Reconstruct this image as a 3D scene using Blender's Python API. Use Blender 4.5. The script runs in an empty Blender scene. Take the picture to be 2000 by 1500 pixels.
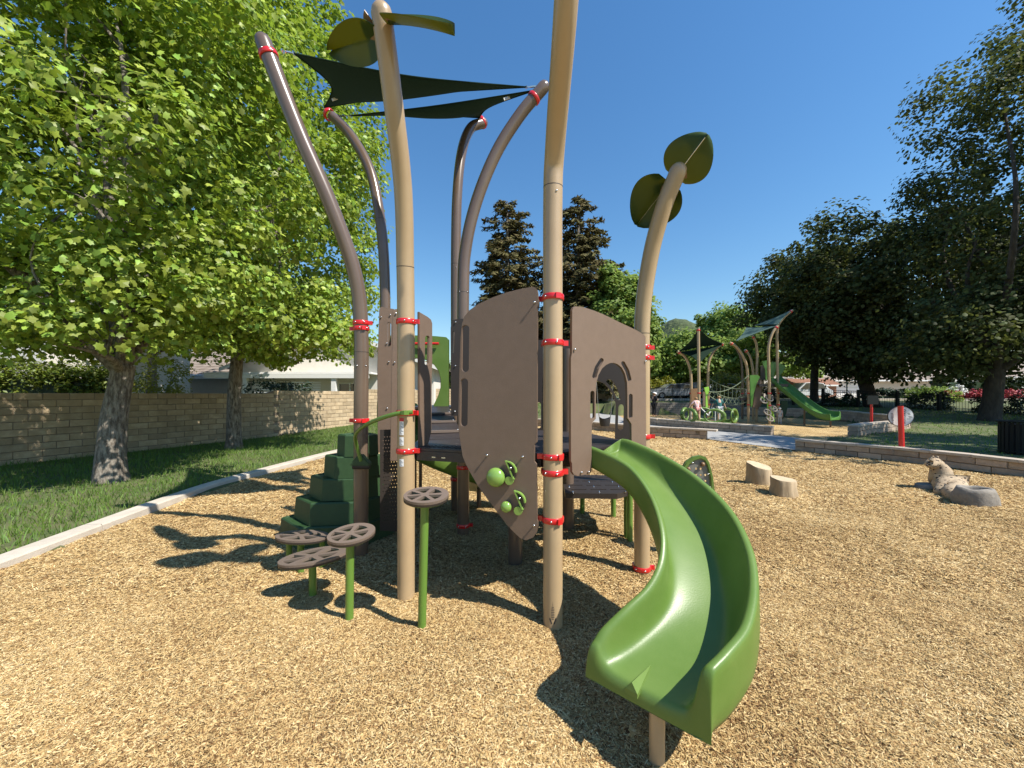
import bpy, bmesh, math, random
import numpy as np
from mathutils import Vector, Matrix, geometry, noise
random.seed(7); rng = np.random.default_rng(7)
R = math.radians
S = bpy.context.scene
# ---------------------------------------------------------------- camera
cam_d = bpy.data.cameras.new('camera'); cam = bpy.data.objects.new('camera', cam_d)
S.collection.objects.link(cam); S.camera = cam
cam.location = (0, 0, 1.5); cam.rotation_euler = (R(90), 0, 0)
cam_d.sensor_width = 36; cam_d.lens = 13.5; cam_d.shift_y = 0.01
cam_d.clip_start = 0.02; cam_d.clip_end = 5000
# ---------------------------------------------------------------- sky and sun
SUN = Vector((0.70, -0.42, 1.0)).normalized()
w = bpy.data.worlds.new('World'); S.world = w; w.use_nodes = True
nt = w.node_tree; nt.nodes.clear()
sky = nt.nodes.new('ShaderNodeTexSky'); sky.sky_type = 'NISHITA'; sky.sun_disc = False
sky.sun_elevation = math.asin(SUN.z); sky.sun_rotation = math.atan2(SUN.x, SUN.y)
sky.air_density = 1.5; sky.dust_density = 0.2; sky.ozone_density = 6.5
bg = nt.nodes.new('ShaderNodeBackground'); bg.inputs[1].default_value = 0.10
wo = nt.nodes.new('ShaderNodeOutputWorld')
hs_ = nt.nodes.new('ShaderNodeHueSaturation'); hs_.inputs['Saturation'].default_value = 1.17
nt.links.new(sky.outputs[0], hs_.inputs['Color']); nt.links.new(hs_.outputs[0], bg.inputs[0]); nt.links.new(bg.outputs[0], wo.inputs[0])
sd = bpy.data.lights.new('sun', 'SUN'); sd.energy = 5.0; sd.angle = R(0.5); sd.color = (1, 0.95, 0.87)
so = bpy.data.objects.new('sun', sd); S.collection.objects.link(so)
so.rotation_euler = (-SUN).to_track_quat('-Z', 'Y').to_euler(); so.location = (10, -5, 20)
S.view_settings.view_transform = 'Standard'; S.view_settings.look = 'None'
S.view_settings.exposure = 0.72; S.view_settings.gamma = 1; S.view_settings.use_curve_mapping = False
S.render.engine = 'CYCLES'
S.cycles.transparent_max_bounces = 8; S.cycles.max_bounces = 6

# ---------------------------------------------------------------- measuring helpers (photo pixel at depth -> metres)
def P(px, py, D): return Vector(((px-1000)/750*D, D, 1.5+(770-py)/750*D))
def G(px, py, z=0.0):
    D = (1.5-z)*750/(py-770); return Vector(((px-1000)/750*D, D, z))
def on_plane(A, B, px, py):
    """where the sight line of a pixel meets the upright plane through A,B -> (distance along AB, height)"""
    ax, ay = A[0], A[1]; tx, ty = B[0]-A[0], B[1]-A[1]; L = math.hypot(tx, ty); tx /= L; ty /= L
    k = (px-1000)/750
    D = (ax*ty-ay*tx)/(k*ty-tx)
    return ((k*D-ax)*tx+(D-ay)*ty, 1.5+(770-py)/750*D)

# ---------------------------------------------------------------- materials
def nd(t, ty, **kw):
    n = t.nodes.new(ty)
    for k, v in kw.items(): setattr(n, k, v)
    return n
def mat(name, col, rough=0.5, col2=None, scale=8.0, detail=4, bump=0.0, bscale=None, metal=0.0, island=0.0,
        translucent=0.0, tcol=None, stretch=None, spec=0.5, coat=0.0, col3=None, contrast=(0.35, 0.65), objrand=0.0):
    m = bpy.data.materials.new(name); m.use_nodes = True; t = m.node_tree; t.nodes.clear()
    out = nd(t, 'ShaderNodeOutputMaterial'); b = nd(t, 'ShaderNodeBsdfPrincipled')
    b.inputs['Roughness'].default_value = rough; b.inputs['Metallic'].default_value = metal
    b.inputs['Specular IOR Level'].default_value = spec
    if coat: b.inputs['Coat Weight'].default_value = coat; b.inputs['Coat Roughness'].default_value = 0.12
    tc = nd(t, 'ShaderNodeTexCoord'); src = tc.outputs['Object']
    if stretch:
        mp = nd(t, 'ShaderNodeMapping'); mp.inputs['Scale'].default_value = stretch
        t.links.new(src, mp.inputs[0]); src = mp.outputs[0]
    c4 = lambda c: (c[0], c[1], c[2], 1)
    if objrand:
        oi = nd(t, 'ShaderNodeObjectInfo'); va = nd(t, 'ShaderNodeVectorMath', operation='MULTIPLY_ADD'); va.inputs[1].default_value = (37, 53, 71)
        cx = nd(t, 'ShaderNodeCombineXYZ'); [t.links.new(oi.outputs['Random'], cx.inputs[i]) for i in range(3)]
        t.links.new(cx.outputs[0], va.inputs[0]); t.links.new(src, va.inputs[2]); src = va.outputs[0]
    cur = None
    if col2:
        n = nd(t, 'ShaderNodeTexNoise'); n.inputs['Scale'].default_value = scale; n.inputs['Detail'].default_value = detail
        n.inputs['Roughness'].default_value = 0.65
        t.links.new(src, n.inputs['Vector'])
        r = nd(t, 'ShaderNodeValToRGB'); t.links.new(n.outputs['Fac'], r.inputs[0])
        r.color_ramp.elements[0].position = contrast[0]; r.color_ramp.elements[0].color = c4(col)
        r.color_ramp.elements[1].position = contrast[1]; r.color_ramp.elements[1].color = c4(col2)
        if col3:
            e = r.color_ramp.elements.new(sum(contrast)/2+0.04); e.color = c4(col3)
        cur = r.outputs[0]
    if island:
        g = nd(t, 'ShaderNodeNewGeometry'); h = nd(t, 'ShaderNodeHueSaturation')
        mr = nd(t, 'ShaderNodeMapRange'); mr.inputs[3].default_value = 1-island; mr.inputs[4].default_value = 1+island
        t.links.new(g.outputs['Random Per Island'], mr.inputs[0]); t.links.new(mr.outputs[0], h.inputs['Value'])
        m2 = nd(t, 'ShaderNodeMath', operation='MULTIPLY'); m2.inputs[1].default_value = 7.31
        m3 = nd(t, 'ShaderNodeMath', operation='FRACT'); m4 = nd(t, 'ShaderNodeMapRange')
        m4.inputs[3].default_value = 0.5-island*0.05; m4.inputs[4].default_value = 0.5+island*0.05
        t.links.new(g.outputs['Random Per Island'], m2.inputs[0]); t.links.new(m2.outputs[0], m3.inputs[0])
        t.links.new(m3.outputs[0], m4.inputs[0]); t.links.new(m4.outputs[0], h.inputs['Hue'])
        if cur: t.links.new(cur, h.inputs['Color'])
        else: h.inputs['Color'].default_value = c4(col)
        cur = h.outputs[0]
    if objrand:
        h2 = nd(t, 'ShaderNodeHueSaturation'); mr2 = nd(t, 'ShaderNodeMapRange'); mr2.inputs[3].default_value = 1-objrand; mr2.inputs[4].default_value = 1+objrand*0.6
        t.links.new(oi.outputs['Random'], mr2.inputs[0]); t.links.new(mr2.outputs[0], h2.inputs['Value']); t.links.new(cur, h2.inputs['Color']); cur = h2.outputs[0]
    if cur: t.links.new(cur, b.inputs['Base Color'])
    else: b.inputs['Base Color'].default_value = c4(col)
    if bump:
        n2 = nd(t, 'ShaderNodeTexNoise'); n2.inputs['Scale'].default_value = bscale or scale*3; n2.inputs['Detail'].default_value = 5
        t.links.new(src, n2.inputs['Vector'])
        bp = nd(t, 'ShaderNodeBump'); bp.inputs['Strength'].default_value = min(1, bump); bp.inputs['Distance'].default_value = 0.01*max(1, bump)
        t.links.new(n2.outputs['Fac'], bp.inputs['Height']); t.links.new(bp.outputs[0], b.inputs['Normal'])
    if translucent:
        tr = nd(t, 'ShaderNodeBsdfTranslucent'); mx = nd(t, 'ShaderNodeMixShader'); mx.inputs[0].default_value = translucent
        tc3 = tcol or col
        if cur and not tcol: t.links.new(cur, tr.inputs[0])
        elif cur:
            mm = nd(t, 'ShaderNodeMix', data_type='RGBA'); mm.inputs[0].default_value = 0.6
            t.links.new(cur, mm.inputs[6]); mm.inputs[7].default_value = c4(tc3); t.links.new(mm.outputs[2], tr.inputs[0])
        else: tr.inputs[0].default_value = c4(tc3)
        t.links.new(b.outputs[0], mx.inputs[1]); t.links.new(tr.outputs[0], mx.inputs[2]); t.links.new(mx.outputs[0], out.inputs[0])
    else: t.links.new(b.outputs[0], out.inputs[0])
    return m
M = {}
M['tan'] = mat('tan_powder_coat', (0.35, 0.25, 0.142), 0.34, (0.385, 0.28, 0.16), 3, coat=0.25)
M['brown'] = mat('brown_powder_coat', (0.115, 0.078, 0.055), 0.28, (0.13, 0.09, 0.063), 3, coat=0.35)
M['panel'] = mat('brown_plastic_panel', (0.145, 0.098, 0.067), 0.55, (0.158, 0.107, 0.074), 14, bump=0.15, bscale=260)
M['panel_dk'] = mat('shaded_and_dark_brown', (0.026, 0.019, 0.015), 0.5)  # panel brown with shade put into the colour; also used for dark joints
M['red'] = mat('red_powder_coat', (0.55, 0.012, 0.014), 0.3, coat=0.4)
M['steel'] = mat('stainless_bolt', (0.6, 0.6, 0.6), 0.25, metal=1.0)
M['deck'] = mat('black_vinyl_deck', (0.028, 0.022, 0.022), 0.42, (0.04, 0.032, 0.03), 30, bump=0.3, bscale=120)
M['slide'] = mat('green_slide_plastic', (0.085, 0.155, 0.025), 0.38, (0.125, 0.195, 0.045), 3.1, detail=8, contrast=(0.3, 0.75), bump=0.06, bscale=150, spec=0.4)
M['olive'] = mat('olive_slide_plastic', (0.11, 0.19, 0.03), 0.4)
M['step'] = mat('dark_green_step', (0.016, 0.048, 0.013), 0.6, (0.022, 0.06, 0.017), 20, bump=0.15, bscale=200)  # dark green, set darker still for the shadow lying on the steps
M['gpost'] = mat('green_powder_coat', (0.10, 0.19, 0.03), 0.35, coat=0.2)
M['knob'] = mat('green_knob', (0.18, 0.31, 0.06), 0.2, coat=0.5)
M['podtop'] = mat('pod_brown', (0.15, 0.112, 0.088), 0.5, bump=0.1, bscale=200)
M['poddk'] = mat('pod_edge', (0.03, 0.024, 0.02), 0.35)
M['sail'] = mat('dark_green_shade_cloth', (0.010, 0.022, 0.014), 0.95, (0.014, 0.03, 0.02), 60, translucent=0.06, tcol=(0.02, 0.04, 0.03), spec=0.1)
M['sail_far'] = mat('blue_green_shade_cloth', (0.07, 0.13, 0.11), 0.9, translucent=0.3, tcol=(0.1, 0.2, 0.17))
M['leafpl'] = mat('leaf_topper_green', (0.05, 0.10, 0.02), 0.45, translucent=0.5, tcol=(0.26, 0.23, 0.015))
M['bracket'] = mat('leaf_bracket_brown', (0.20, 0.11, 0.05), 0.45)
M['white'] = mat('white_sticker', (0.75, 0.75, 0.73), 0.5)
M['ink'] = mat('dark_print', (0.03, 0.03, 0.035), 0.6)
M['sticker_red'] = mat('red_print', (0.5, 0.03, 0.04), 0.5)
M['block'] = mat('tan_slump_block', (0.36, 0.27, 0.16), 0.9, (0.47, 0.37, 0.235), 5, bump=0.7, bscale=45, col3=(0.42, 0.32, 0.2), objrand=0.2)
M['mortar'] = mat('grey_brown_mortar', (0.17, 0.13, 0.09), 0.95, (0.24, 0.19, 0.14), 9, bump=0.4)
M['seatblock'] = mat('pink_grey_wall_block', (0.33, 0.245, 0.18), 0.9, (0.42, 0.33, 0.25), 7, bump=0.6, bscale=60, objrand=0.25)
M['cap'] = mat('wall_cap_stone', (0.42, 0.35, 0.27), 0.9, (0.5, 0.42, 0.33), 7, bump=0.4, bscale=60, objrand=0.15)
M['concrete'] = mat('light_concrete', (0.42, 0.37, 0.30), 0.9, (0.52, 0.46, 0.38), 3.5, bump=0.4, bscale=90, detail=8)
M['pathc'] = mat('grey_concrete', (0.26, 0.26, 0.25), 0.9, (0.33, 0.32, 0.30), 2.5, bump=0.3, bscale=80)
M['asphalt'] = mat('asphalt', (0.045, 0.045, 0.047), 0.9, (0.06, 0.06, 0.06), 12, bump=0.3)
M['lawn'] = mat('lawn_soil', (0.05, 0.085, 0.018), 0.95, (0.095, 0.14, 0.03), 1.6, bump=0.8, bscale=60, detail=8, col3=(0.10, 0.10, 0.04))
M['grass'] = mat('grass_blade', (0.125, 0.205, 0.032), 0.6, island=0.35, translucent=0.35, tcol=(0.16, 0.3, 0.03))
M['bark'] = mat('grey_bark', (0.085, 0.068, 0.052), 0.95, (0.27, 0.235, 0.19), 24, contrast=(0.4, 0.62), bump=3.0, bscale=30, stretch=(1, 1, 0.28), detail=8)
M['barkdk'] = mat('dark_oak_bark', (0.035, 0.027, 0.02), 0.95, (0.07, 0.055, 0.042), 9, bump=3.0, bscale=20, stretch=(1, 1, 0.3))
M['leaf_plane'] = mat('plane_leaf', (0.235, 0.32, 0.05), 0.45, island=0.55, translucent=0.34, tcol=(0.40, 0.54, 0.04), spec=0.35)
M['leaf_light'] = mat('light_green_leaf', (0.19, 0.27, 0.06), 0.55, island=0.4, translucent=0.42, tcol=(0.34, 0.45, 0.08), spec=0.2)
M['leaf_yel'] = mat('yellow_green_leaf', (0.20, 0.20, 0.02), 0.5, island=0.35, translucent=0.4, tcol=(0.35, 0.36, 0.03))
M['leaf_oak'] = mat('dark_oak_leaf', (0.068, 0.082, 0.028), 0.6, island=0.6, translucent=0.3, tcol=(0.18, 0.21, 0.04), spec=0.15)
M['leaf_hedge'] = mat('hedge_leaf', (0.14, 0.18, 0.02), 0.5, island=0.45, translucent=0.35)
M['leaf_conifer'] = mat('redwood_spray', (0.115, 0.10, 0.042), 0.8, island=0.5, translucent=0.15, tcol=(0.12, 0.11, 0.03), spec=0.1)
M['leaf_dark'] = mat('dark_shrub_leaf', (0.022, 0.045, 0.012), 0.5, island=0.4, translucent=0.2)
M['flower_red'] = mat('red_flower', (0.33, 0.012, 0.018), 0.6, island=0.3)
M['flower_white'] = mat('white_flower', (0.7, 0.7, 0.65), 0.6)
M['iron'] = mat('black_iron', (0.012, 0.014, 0.013), 0.5, spec=0.2)
M['stucco_w'] = mat('white_stucco', (0.60, 0.56, 0.50), 0.9, (0.66, 0.62, 0.56), 3, bump=0.2)
M['stucco_b'] = mat('beige_stucco', (0.52, 0.45, 0.35), 0.9, (0.57, 0.50, 0.39), 3, bump=0.2)
M['stucco_g'] = mat('grey_stucco', (0.27, 0.25, 0.22), 0.9)
M['roof'] = mat('grey_brown_shingle', (0.21, 0.165, 0.125), 0.9, (0.33, 0.27, 0.22), 2.5, bump=0.5, bscale=14)
M['roof_red'] = mat('terracotta_tile', (0.24, 0.115, 0.07), 0.9, (0.32, 0.16, 0.1), 4)
M['trim'] = mat('white_trim', (0.72, 0.70, 0.66), 0.6)
M['glass'] = mat('window_glass', (0.03, 0.04, 0.05), 0.05, spec=0.8)
M['rope'] = mat('green_rope', (0.16, 0.2, 0.12), 0.8)
M['rubber'] = mat('black_rubber', (0.02, 0.02, 0.022), 0.6)
M['chain'] = mat('chain_steel', (0.35, 0.35, 0.35), 0.4, metal=0.8)
M['stump'] = mat('pale_stump_wood', (0.26, 0.19, 0.11), 0.9, (0.42, 0.32, 0.2), 6, bump=0.9, bscale=22, stretch=(1, 1, 0.2))
M['stumptop'] = mat('stump_cut_face', (0.42, 0.32, 0.2), 0.9, (0.5, 0.4, 0.26), 12, bump=0.3)
M['rock'] = mat('grey_cast_rock', (0.17, 0.15, 0.125), 0.95, (0.27, 0.24, 0.20), 6, bump=1.0, bscale=18)
M['skin'] = mat('skin', (0.55, 0.33, 0.23), 0.55)
M['pink'] = mat('pink_cloth', (0.62, 0.42, 0.42), 0.9)
M['rose'] = mat('rose_shorts', (0.5, 0.22, 0.2), 0.9)
M['teal'] = mat('teal_cloth', (0.02, 0.11, 0.11), 0.9)
M['grey_cl'] = mat('grey_cloth', (0.42, 0.42, 0.44), 0.9)
M['black_cl'] = mat('black_cloth', (0.015, 0.015, 0.018), 0.9)
M['white_cl'] = mat('white_cloth', (0.7, 0.7, 0.7), 0.9)
M['hair'] = mat('light_brown_hair', (0.28, 0.15, 0.06), 0.7)
M['silver'] = mat('silver_car_paint', (0.35, 0.38, 0.42), 0.25, metal=0.4, coat=0.5)
M['whitecar'] = mat('white_car_paint', (0.7, 0.7, 0.7), 0.25, coat=0.5)
M['tyre'] = mat('tyre_rubber', (0.015, 0.015, 0.015), 0.8)
M['farslide'] = mat('bright_green_plastic', (0.07, 0.18, 0.032), 0.35)
M['lime'] = mat('lime_plastic', (0.25, 0.5, 0.06), 0.4)

def spots_mat():
    m = mat('spotted_animal_coat', (0.33, 0.24, 0.15), 0.9, (0.42, 0.33, 0.22), 6, bump=0.6, bscale=40)
    t = m.node_tree; b = [n for n in t.nodes if n.type == 'BSDF_PRINCIPLED'][0]
    cur = b.inputs['Base Color'].links[0].from_socket
    tc = [n for n in t.nodes if n.type == 'TEX_COORD'][0]
    v = nd(t, 'ShaderNodeTexVoronoi'); v.inputs['Scale'].default_value = 21; t.links.new(tc.outputs['Object'], v.inputs['Vector'])
    lt = nd(t, 'ShaderNodeMath', operation='LESS_THAN'); lt.inputs[1].default_value = 0.3; t.links.new(v.outputs['Distance'], lt.inputs[0])
    mx = nd(t, 'ShaderNodeMix', data_type='RGBA'); t.links.new(lt.outputs[0], mx.inputs[0]); t.links.new(cur, mx.inputs[6])
    mx.inputs[7].default_value = (0.05, 0.035, 0.025, 1); t.links.new(mx.outputs[2], b.inputs['Base Color'])
    return m
M['spots'] = spots_mat()
def chip_mat(name, ground=False):
    m = bpy.data.materials.new(name); m.use_nodes = True; t = m.node_tree; t.nodes.clear()
    out = nd(t, 'ShaderNodeOutputMaterial'); b = nd(t, 'ShaderNodeBsdfPrincipled'); b.inputs['Roughness'].default_value = 0.85
    b.inputs['Specular IOR Level'].default_value = 0.25
    r = nd(t, 'ShaderNodeValToRGB'); cr = r.color_ramp
    cols = [(0.0, (0.11, 0.054, 0.02)), (0.13, (0.24, 0.135, 0.053)), (0.37, (0.40, 0.26, 0.105)), (0.72, (0.53, 0.38, 0.17)), (1.0, (0.67, 0.52, 0.285))]
    cr.elements[0].position = cols[0][0]; cr.elements[0].color = (*cols[0][1], 1)
    cr.elements[1].position = 1.0; cr.elements[1].color = (*cols[-1][1], 1)
    for p, c in cols[1:-1]:
        e = cr.elements.new(p); e.color = (*c, 1)
    tc = nd(t, 'ShaderNodeTexCoord')
    n = nd(t, 'ShaderNodeTexNoise'); n.inputs['Scale'].default_value = 0.9; n.inputs['Detail'].default_value = 5
    t.links.new(tc.outputs['Object'], n.inputs['Vector'])
    big = nd(t, 'ShaderNodeMapRange'); big.inputs[1].default_value = 0.3; big.inputs[2].default_value = 0.7
    big.inputs[3].default_value = -0.13; big.inputs[4].default_value = 0.13
    t.links.new(n.outputs['Fac'], big.inputs[0])
    add = nd(t, 'ShaderNodeMath', operation='ADD'); t.links.new(big.outputs[0], add.inputs[1])
    if ground:
        nz = nd(t, 'ShaderNodeTexNoise'); nz.inputs['Scale'].default_value = 14; nz.inputs['Detail'].default_value = 2
        t.links.new(tc.outputs['Object'], nz.inputs['Vector'])
        mp = nd(t, 'ShaderNodeVectorMath', operation='MULTIPLY_ADD'); mp.inputs[1].default_value = (0.1, 0.1, 0.1)
        t.links.new(nz.outputs['Color'], mp.inputs[0]); t.links.new(tc.outputs['Object'], mp.inputs[2])
        v = nd(t, 'ShaderNodeTexVoronoi'); v.inputs['Scale'].default_value = 55
        t.links.new(mp.outputs[0], v.inputs['Vector'])
        sp = nd(t, 'ShaderNodeSeparateColor'); t.links.new(v.outputs['Color'], sp.inputs[0])
        t.links.new(sp.outputs[0], add.inputs[0])
        bp = nd(t, 'ShaderNodeBump'); bp.inputs['Strength'].default_value = 0.9; bp.inputs['Distance'].default_value = 0.012
        t.links.new(v.outputs['Distance'], bp.inputs['Height']); bp.invert = True; t.links.new(bp.outputs[0], b.inputs['Normal'])
    else:
        g = nd(t, 'ShaderNodeNewGeometry'); t.links.new(g.outputs['Random Per Island'], add.inputs[0])
    t.links.new(add.outputs[0], r.inputs[0]); t.links.new(r.outputs[0], b.inputs['Base Color'])
    t.links.new(b.outputs[0], out.inputs[0]); return m
M['chip'] = chip_mat('wood_chip'); M['mulch'] = chip_mat('wood_chip_bed', True)

# ---------------------------------------------------------------- object helpers
ORG = {}
def thing(name, label, cat, loc=(0, 0, 0), group=None):
    o = bpy.data.objects.new(name, None); S.collection.objects.link(o); o.location = Vector(loc)
    o.empty_display_size = 0.2
    o['label'] = label; o['category'] = cat
    if group: o['group'] = group
    ORG[o.name] = Vector(loc); return o
def tag(o, label, cat, group=None):
    o['label'] = label; o['category'] = cat
    if group: o['group'] = group
    return o
def org(parent): return ORG.get(parent.name, Vector((0, 0, 0))) if parent else Vector((0, 0, 0))
def link(name, me, m, parent=None, kind=None, label=None, smooth=False, mats=None):
    o = bpy.data.objects.new(name, me); S.collection.objects.link(o)
    if mats:
        for q in mats: me.materials.append(q)
    elif m and not me.materials: me.materials.append(m)
    if parent: o.parent = parent; ORG[o.name] = org(parent)
    else: ORG[o.name] = Vector((0, 0, 0))
    if kind: o['kind'] = kind
    if label: o['label'] = label
    if smooth:
        me.polygons.foreach_set('use_smooth', [True]*len(me.polygons))
    return o
class MB:
    def __init__(s): s.v = []; s.f = []; s.mi = []; s.cur = 0
    def add(s, vs, fs):
        b = len(s.v); s.v += [tuple(x) for x in vs]; s.f += [tuple(i+b for i in f) for f in fs]; s.mi += [s.cur]*len(fs); return s
    def box(s, c, d, rz=0, rot=None):
        hx, hy, hz = d[0]/2, d[1]/2, d[2]/2; m = rot or Matrix.Rotation(rz, 3, 'Z'); c = Vector(c)
        vs = [c+m@Vector((x*hx, y*hy, z*hz)) for z in (-1, 1) for y in (-1, 1) for x in (-1, 1)]
        return s.add(vs, [(0, 2, 3, 1), (4, 5, 7, 6), (0, 1, 5, 4), (2, 6, 7, 3), (0, 4, 6, 2), (1, 3, 7, 5)])
    def tube(s, pts, r, n=16, caps=True, dome=False):
        pts = [Vector(p) for p in pts]; rs = r if isinstance(r, (list, tuple)) else [r]*len(pts)
        rs = list(rs)
        if dome:
            d = (pts[-1]-pts[-2]).normalized(); e = pts[-1]; r0 = rs[-1]
            for a in (30, 55, 75, 88): pts.append(e+d*r0*math.sin(R(a))*0.95); rs.append(r0*math.cos(R(a)))
        u = None; rings = []
        for i, p in enumerate(pts):
            t = (pts[min(i+1, len(pts)-1)]-pts[max(i-1, 0)]).normalized()
            if u is None:
                u = t.orthogonal().normalized()
            else: u = (u-t*u.dot(t)).normalized()
            w_ = t.cross(u)
            rings.append([p+(u*math.cos(a)+w_*math.sin(a))*rs[i] for a in [2*math.pi*k/n for k in range(n)]])
        vs = [q for g in rings for q in g]; fs = []
        for i in range(len(pts)-1):
            for k in range(n):
                a = i*n+k; b = i*n+(k+1) % n; fs.append((a, b, b+n, a+n))
        if caps: fs.append(tuple(reversed(range(n)))); fs.append(tuple(range((len(pts)-1)*n, len(pts)*n)))
        return s.add(vs, fs)
    def ring(s, c, axis, r_in, r_out, h, n=20):
        """flat collar round an axis"""
        c = Vector(c); ax = Vector(axis).normalized(); u = ax.orthogonal().normalized(); w_ = ax.cross(u)
        prof = [(r_in, -h/2), (r_out-0.003, -h/2), (r_out, -h/2+0.004), (r_out, h/2-0.004), (r_out-0.003, h/2), (r_in, h/2)]
        vs = []; fs = []; m = len(prof)
        for k in range(n):
            a = 2*math.pi*k/n; d = u*math.cos(a)+w_*math.sin(a)
            vs += [c+d*q[0]+ax*q[1] for q in prof]
        for k in range(n):
            for j in range(m): fs.append((k*m+j, ((k+1) % n)*m+j, ((k+1) % n)*m+(j+1) % m, k*m+(j+1) % m))
        return s.add(vs, fs)
    def ball(s, c, r, n=12, sc=(1, 1, 1), axis=None):
        c = Vector(c); vs = []; fs = []; m = n//2
        q = Vector((0, 0, 1)).rotation_difference(Vector(axis)) if axis is not None else None
        for i in range(m+1):
            th = math.pi*i/m
            for k in range(n):
                ph = 2*math.pi*k/n
                p = Vector((math.sin(th)*math.cos(ph)*r*sc[0], math.sin(th)*math.sin(ph)*r*sc[1], math.cos(th)*r*sc[2]))
                if q: p = q@p
                vs.append(c+p)
        for i in range(m):
            for k in range(n): a = i*n+k; b = i*n+(k+1) % n; fs.append((a, a+n, b+n, b))
        return s.add(vs, fs)
    def build(s, name, m, parent=None, smooth=None, **kw):
        o = org(parent); me = bpy.data.meshes.new(name)
        me.from_pydata([(x-o.x, y-o.y, z-o.z) for x, y, z in s.v], [], s.f); me.update()
        bm = bmesh.new(); bm.from_mesh(me); bmesh.ops.remove_doubles(bm, verts=bm.verts, dist=1e-5)
        bmesh.ops.recalc_face_normals(bm, faces=bm.faces)
        bm.to_mesh(me); bm.free()
        ob = link(name, me, m, parent, **kw)
        if smooth is not None:
            me.polygons.foreach_set('use_smooth', [True]*len(me.polygons)); me.set_sharp_from_angle(angle=R(smooth))
        return ob
def fast_mesh(name, verts, tris, m, parent=None, **kw):
    """numpy verts (n,3), faces (k,c)"""
    o = org(parent); v = np.asarray(verts, dtype=np.float32)-np.array(o, dtype=np.float32)
    t = np.asarray(tris, dtype=np.int32); me = bpy.data.meshes.new(name)
    me.vertices.add(len(v)); me.vertices.foreach_set('co', v.ravel())
    c = t.shape[1]; me.loops.add(t.size); me.loops.foreach_set('vertex_index', t.ravel())
    me.polygons.add(len(t)); me.polygons.foreach_set('loop_start', np.arange(0, t.size, c, dtype=np.int32))
    me.update(calc_edges=True)
    return link(name, me, m, parent, **kw)
def smooth_path(pts, n=8):
    """Catmull-Rom through points (tuples of any length)"""
    pts = [np.array(p, float) for p in pts]; P_ = [2*pts[0]-pts[1]]+pts+[2*pts[-1]-pts[-2]]; out = []
    for i in range(1, len(P_)-2):
        a, b, c, d = P_[i-1:i+3]
        for k in range(n):
            t = k/n; out.append(0.5*((2*b)+(-a+c)*t+(2*a-5*b+4*c-d)*t*t+(-a+3*b-3*c+d)*t**3))
    out.append(pts[-1]); return out
def plate(outline, holes, thick, frame, bevel=0.003):
    """solid plate with holes. outline in (u,v); frame = (origin, udir, vdir, ndir)"""
    O, U, V, N = [Vector(q) for q in frame]
    loops = [list(outline)]+[list(h) for h in holes]
    polys = [[Vector((a, b, 0)) for a, b in l] for l in loops]
    tris = geometry.tessellate_polygon(polys); flat = [p for l in polys for p in l]; n = len(flat)
    vs = []
    for s in (0.5, -0.5): vs += [O+U*p.x+V*p.y+N*thick*s for p in flat]
    fs = [tuple(t) for t in tris]+[tuple(i+n for i in reversed(t)) for t in tris]
    b = 0
    for l in loops:
        k = len(l)
        for i in range(k): a = b+i; c = b+(i+1) % k; fs.append((a, c, c+n, a+n))
        b += k
    bm = bmesh.new(); bv = [bm.verts.new(v) for v in vs]
    for f in fs:
        try: bm.faces.new([bv[i] for i in f])
        except ValueError: pass
    bmesh.ops.recalc_face_normals(bm, faces=bm.faces)
    if bevel:
        es = [e for e in bm.edges if len(e.link_faces) == 2 and e.calc_face_angle(0) > R(60) and abs((e.verts[0].co-e.verts[1].co).normalized().dot(N)) < 0.5]
        bmesh.ops.bevel(bm, geom=es, offset=bevel, segments=2, affect='EDGES', clamp_overlap=True)
    return bm
def bm_obj(bm, name, m, parent=None, **kw):
    o = org(parent); bmesh.ops.translate(bm, verts=bm.verts, vec=-o); me = bpy.data.meshes.new(name); bm.to_mesh(me); bm.free()
    return link(name, me, m, parent, **kw)
def capsule(pts, r, n=6):
    """outline of a thick line through 2-3 points"""
    pts = [Vector((p[0], p[1])) for p in pts]; left = []; right = []
    for i, p in enumerate(pts):
        t = (pts[min(i+1, len(pts)-1)]-pts[max(i-1, 0)]).normalized(); nn = Vector((-t.y, t.x)); left.append(p+nn*r); right.append(p-nn*r)
    out = list(left); t = (pts[-1]-pts[-2]).normalized(); a0 = math.atan2(t.y, t.x)+math.pi/2
    for k in range(1, n): a = a0-math.pi*k/n; out.append(pts[-1]+Vector((math.cos(a), math.sin(a)))*r)
    out += reversed(right); t = (pts[0]-pts[1]).normalized(); a0 = math.atan2(t.y, t.x)+math.pi/2
    for k in range(1, n): a = a0-math.pi*k/n; out.append(pts[0]+Vector((math.cos(a), math.sin(a)))*r)
    return [(q.x, q.y) for q in out]
def panel(name, A, B, outline_px, holes_px, thick, m, parent, bevel=0.003, **kw):
    A = Vector((A[0], A[1], 0)); B = Vector((B[0], B[1], 0)); U = (B-A).normalized(); N = Vector((U.y, -U.x, 0))
    c = lambda l: [on_plane(A, B, *q) for q in l]
    bm = plate(c(outline_px), [c(h) for h in holes_px], thick, (A, U, Vector((0, 0, 1)), N), bevel)
    return bm_obj(bm, name, m, parent, **kw)
def inside(x, y, poly):
    c = False; j = len(poly)-1
    for i in range(len(poly)):
        xi, yi = poly[i]; xj, yj = poly[j]
        if (yi > y) != (yj > y) and x < (xj-xi)*(y-yi)/(yj-yi)+xi: c = not c
        j = i
    return c
def inside_np(x, y, poly):
    c = np.zeros(x.shape, bool); j = len(poly)-1
    for i in range(len(poly)):
        xi, yi = poly[i]; xj, yj = poly[j]
        if yi != yj:
            c ^= ((yi > y) != (yj > y)) & (x < (xj-xi)*(y-yi)/(yj-yi)+xi)
        j = i
    return c
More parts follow.
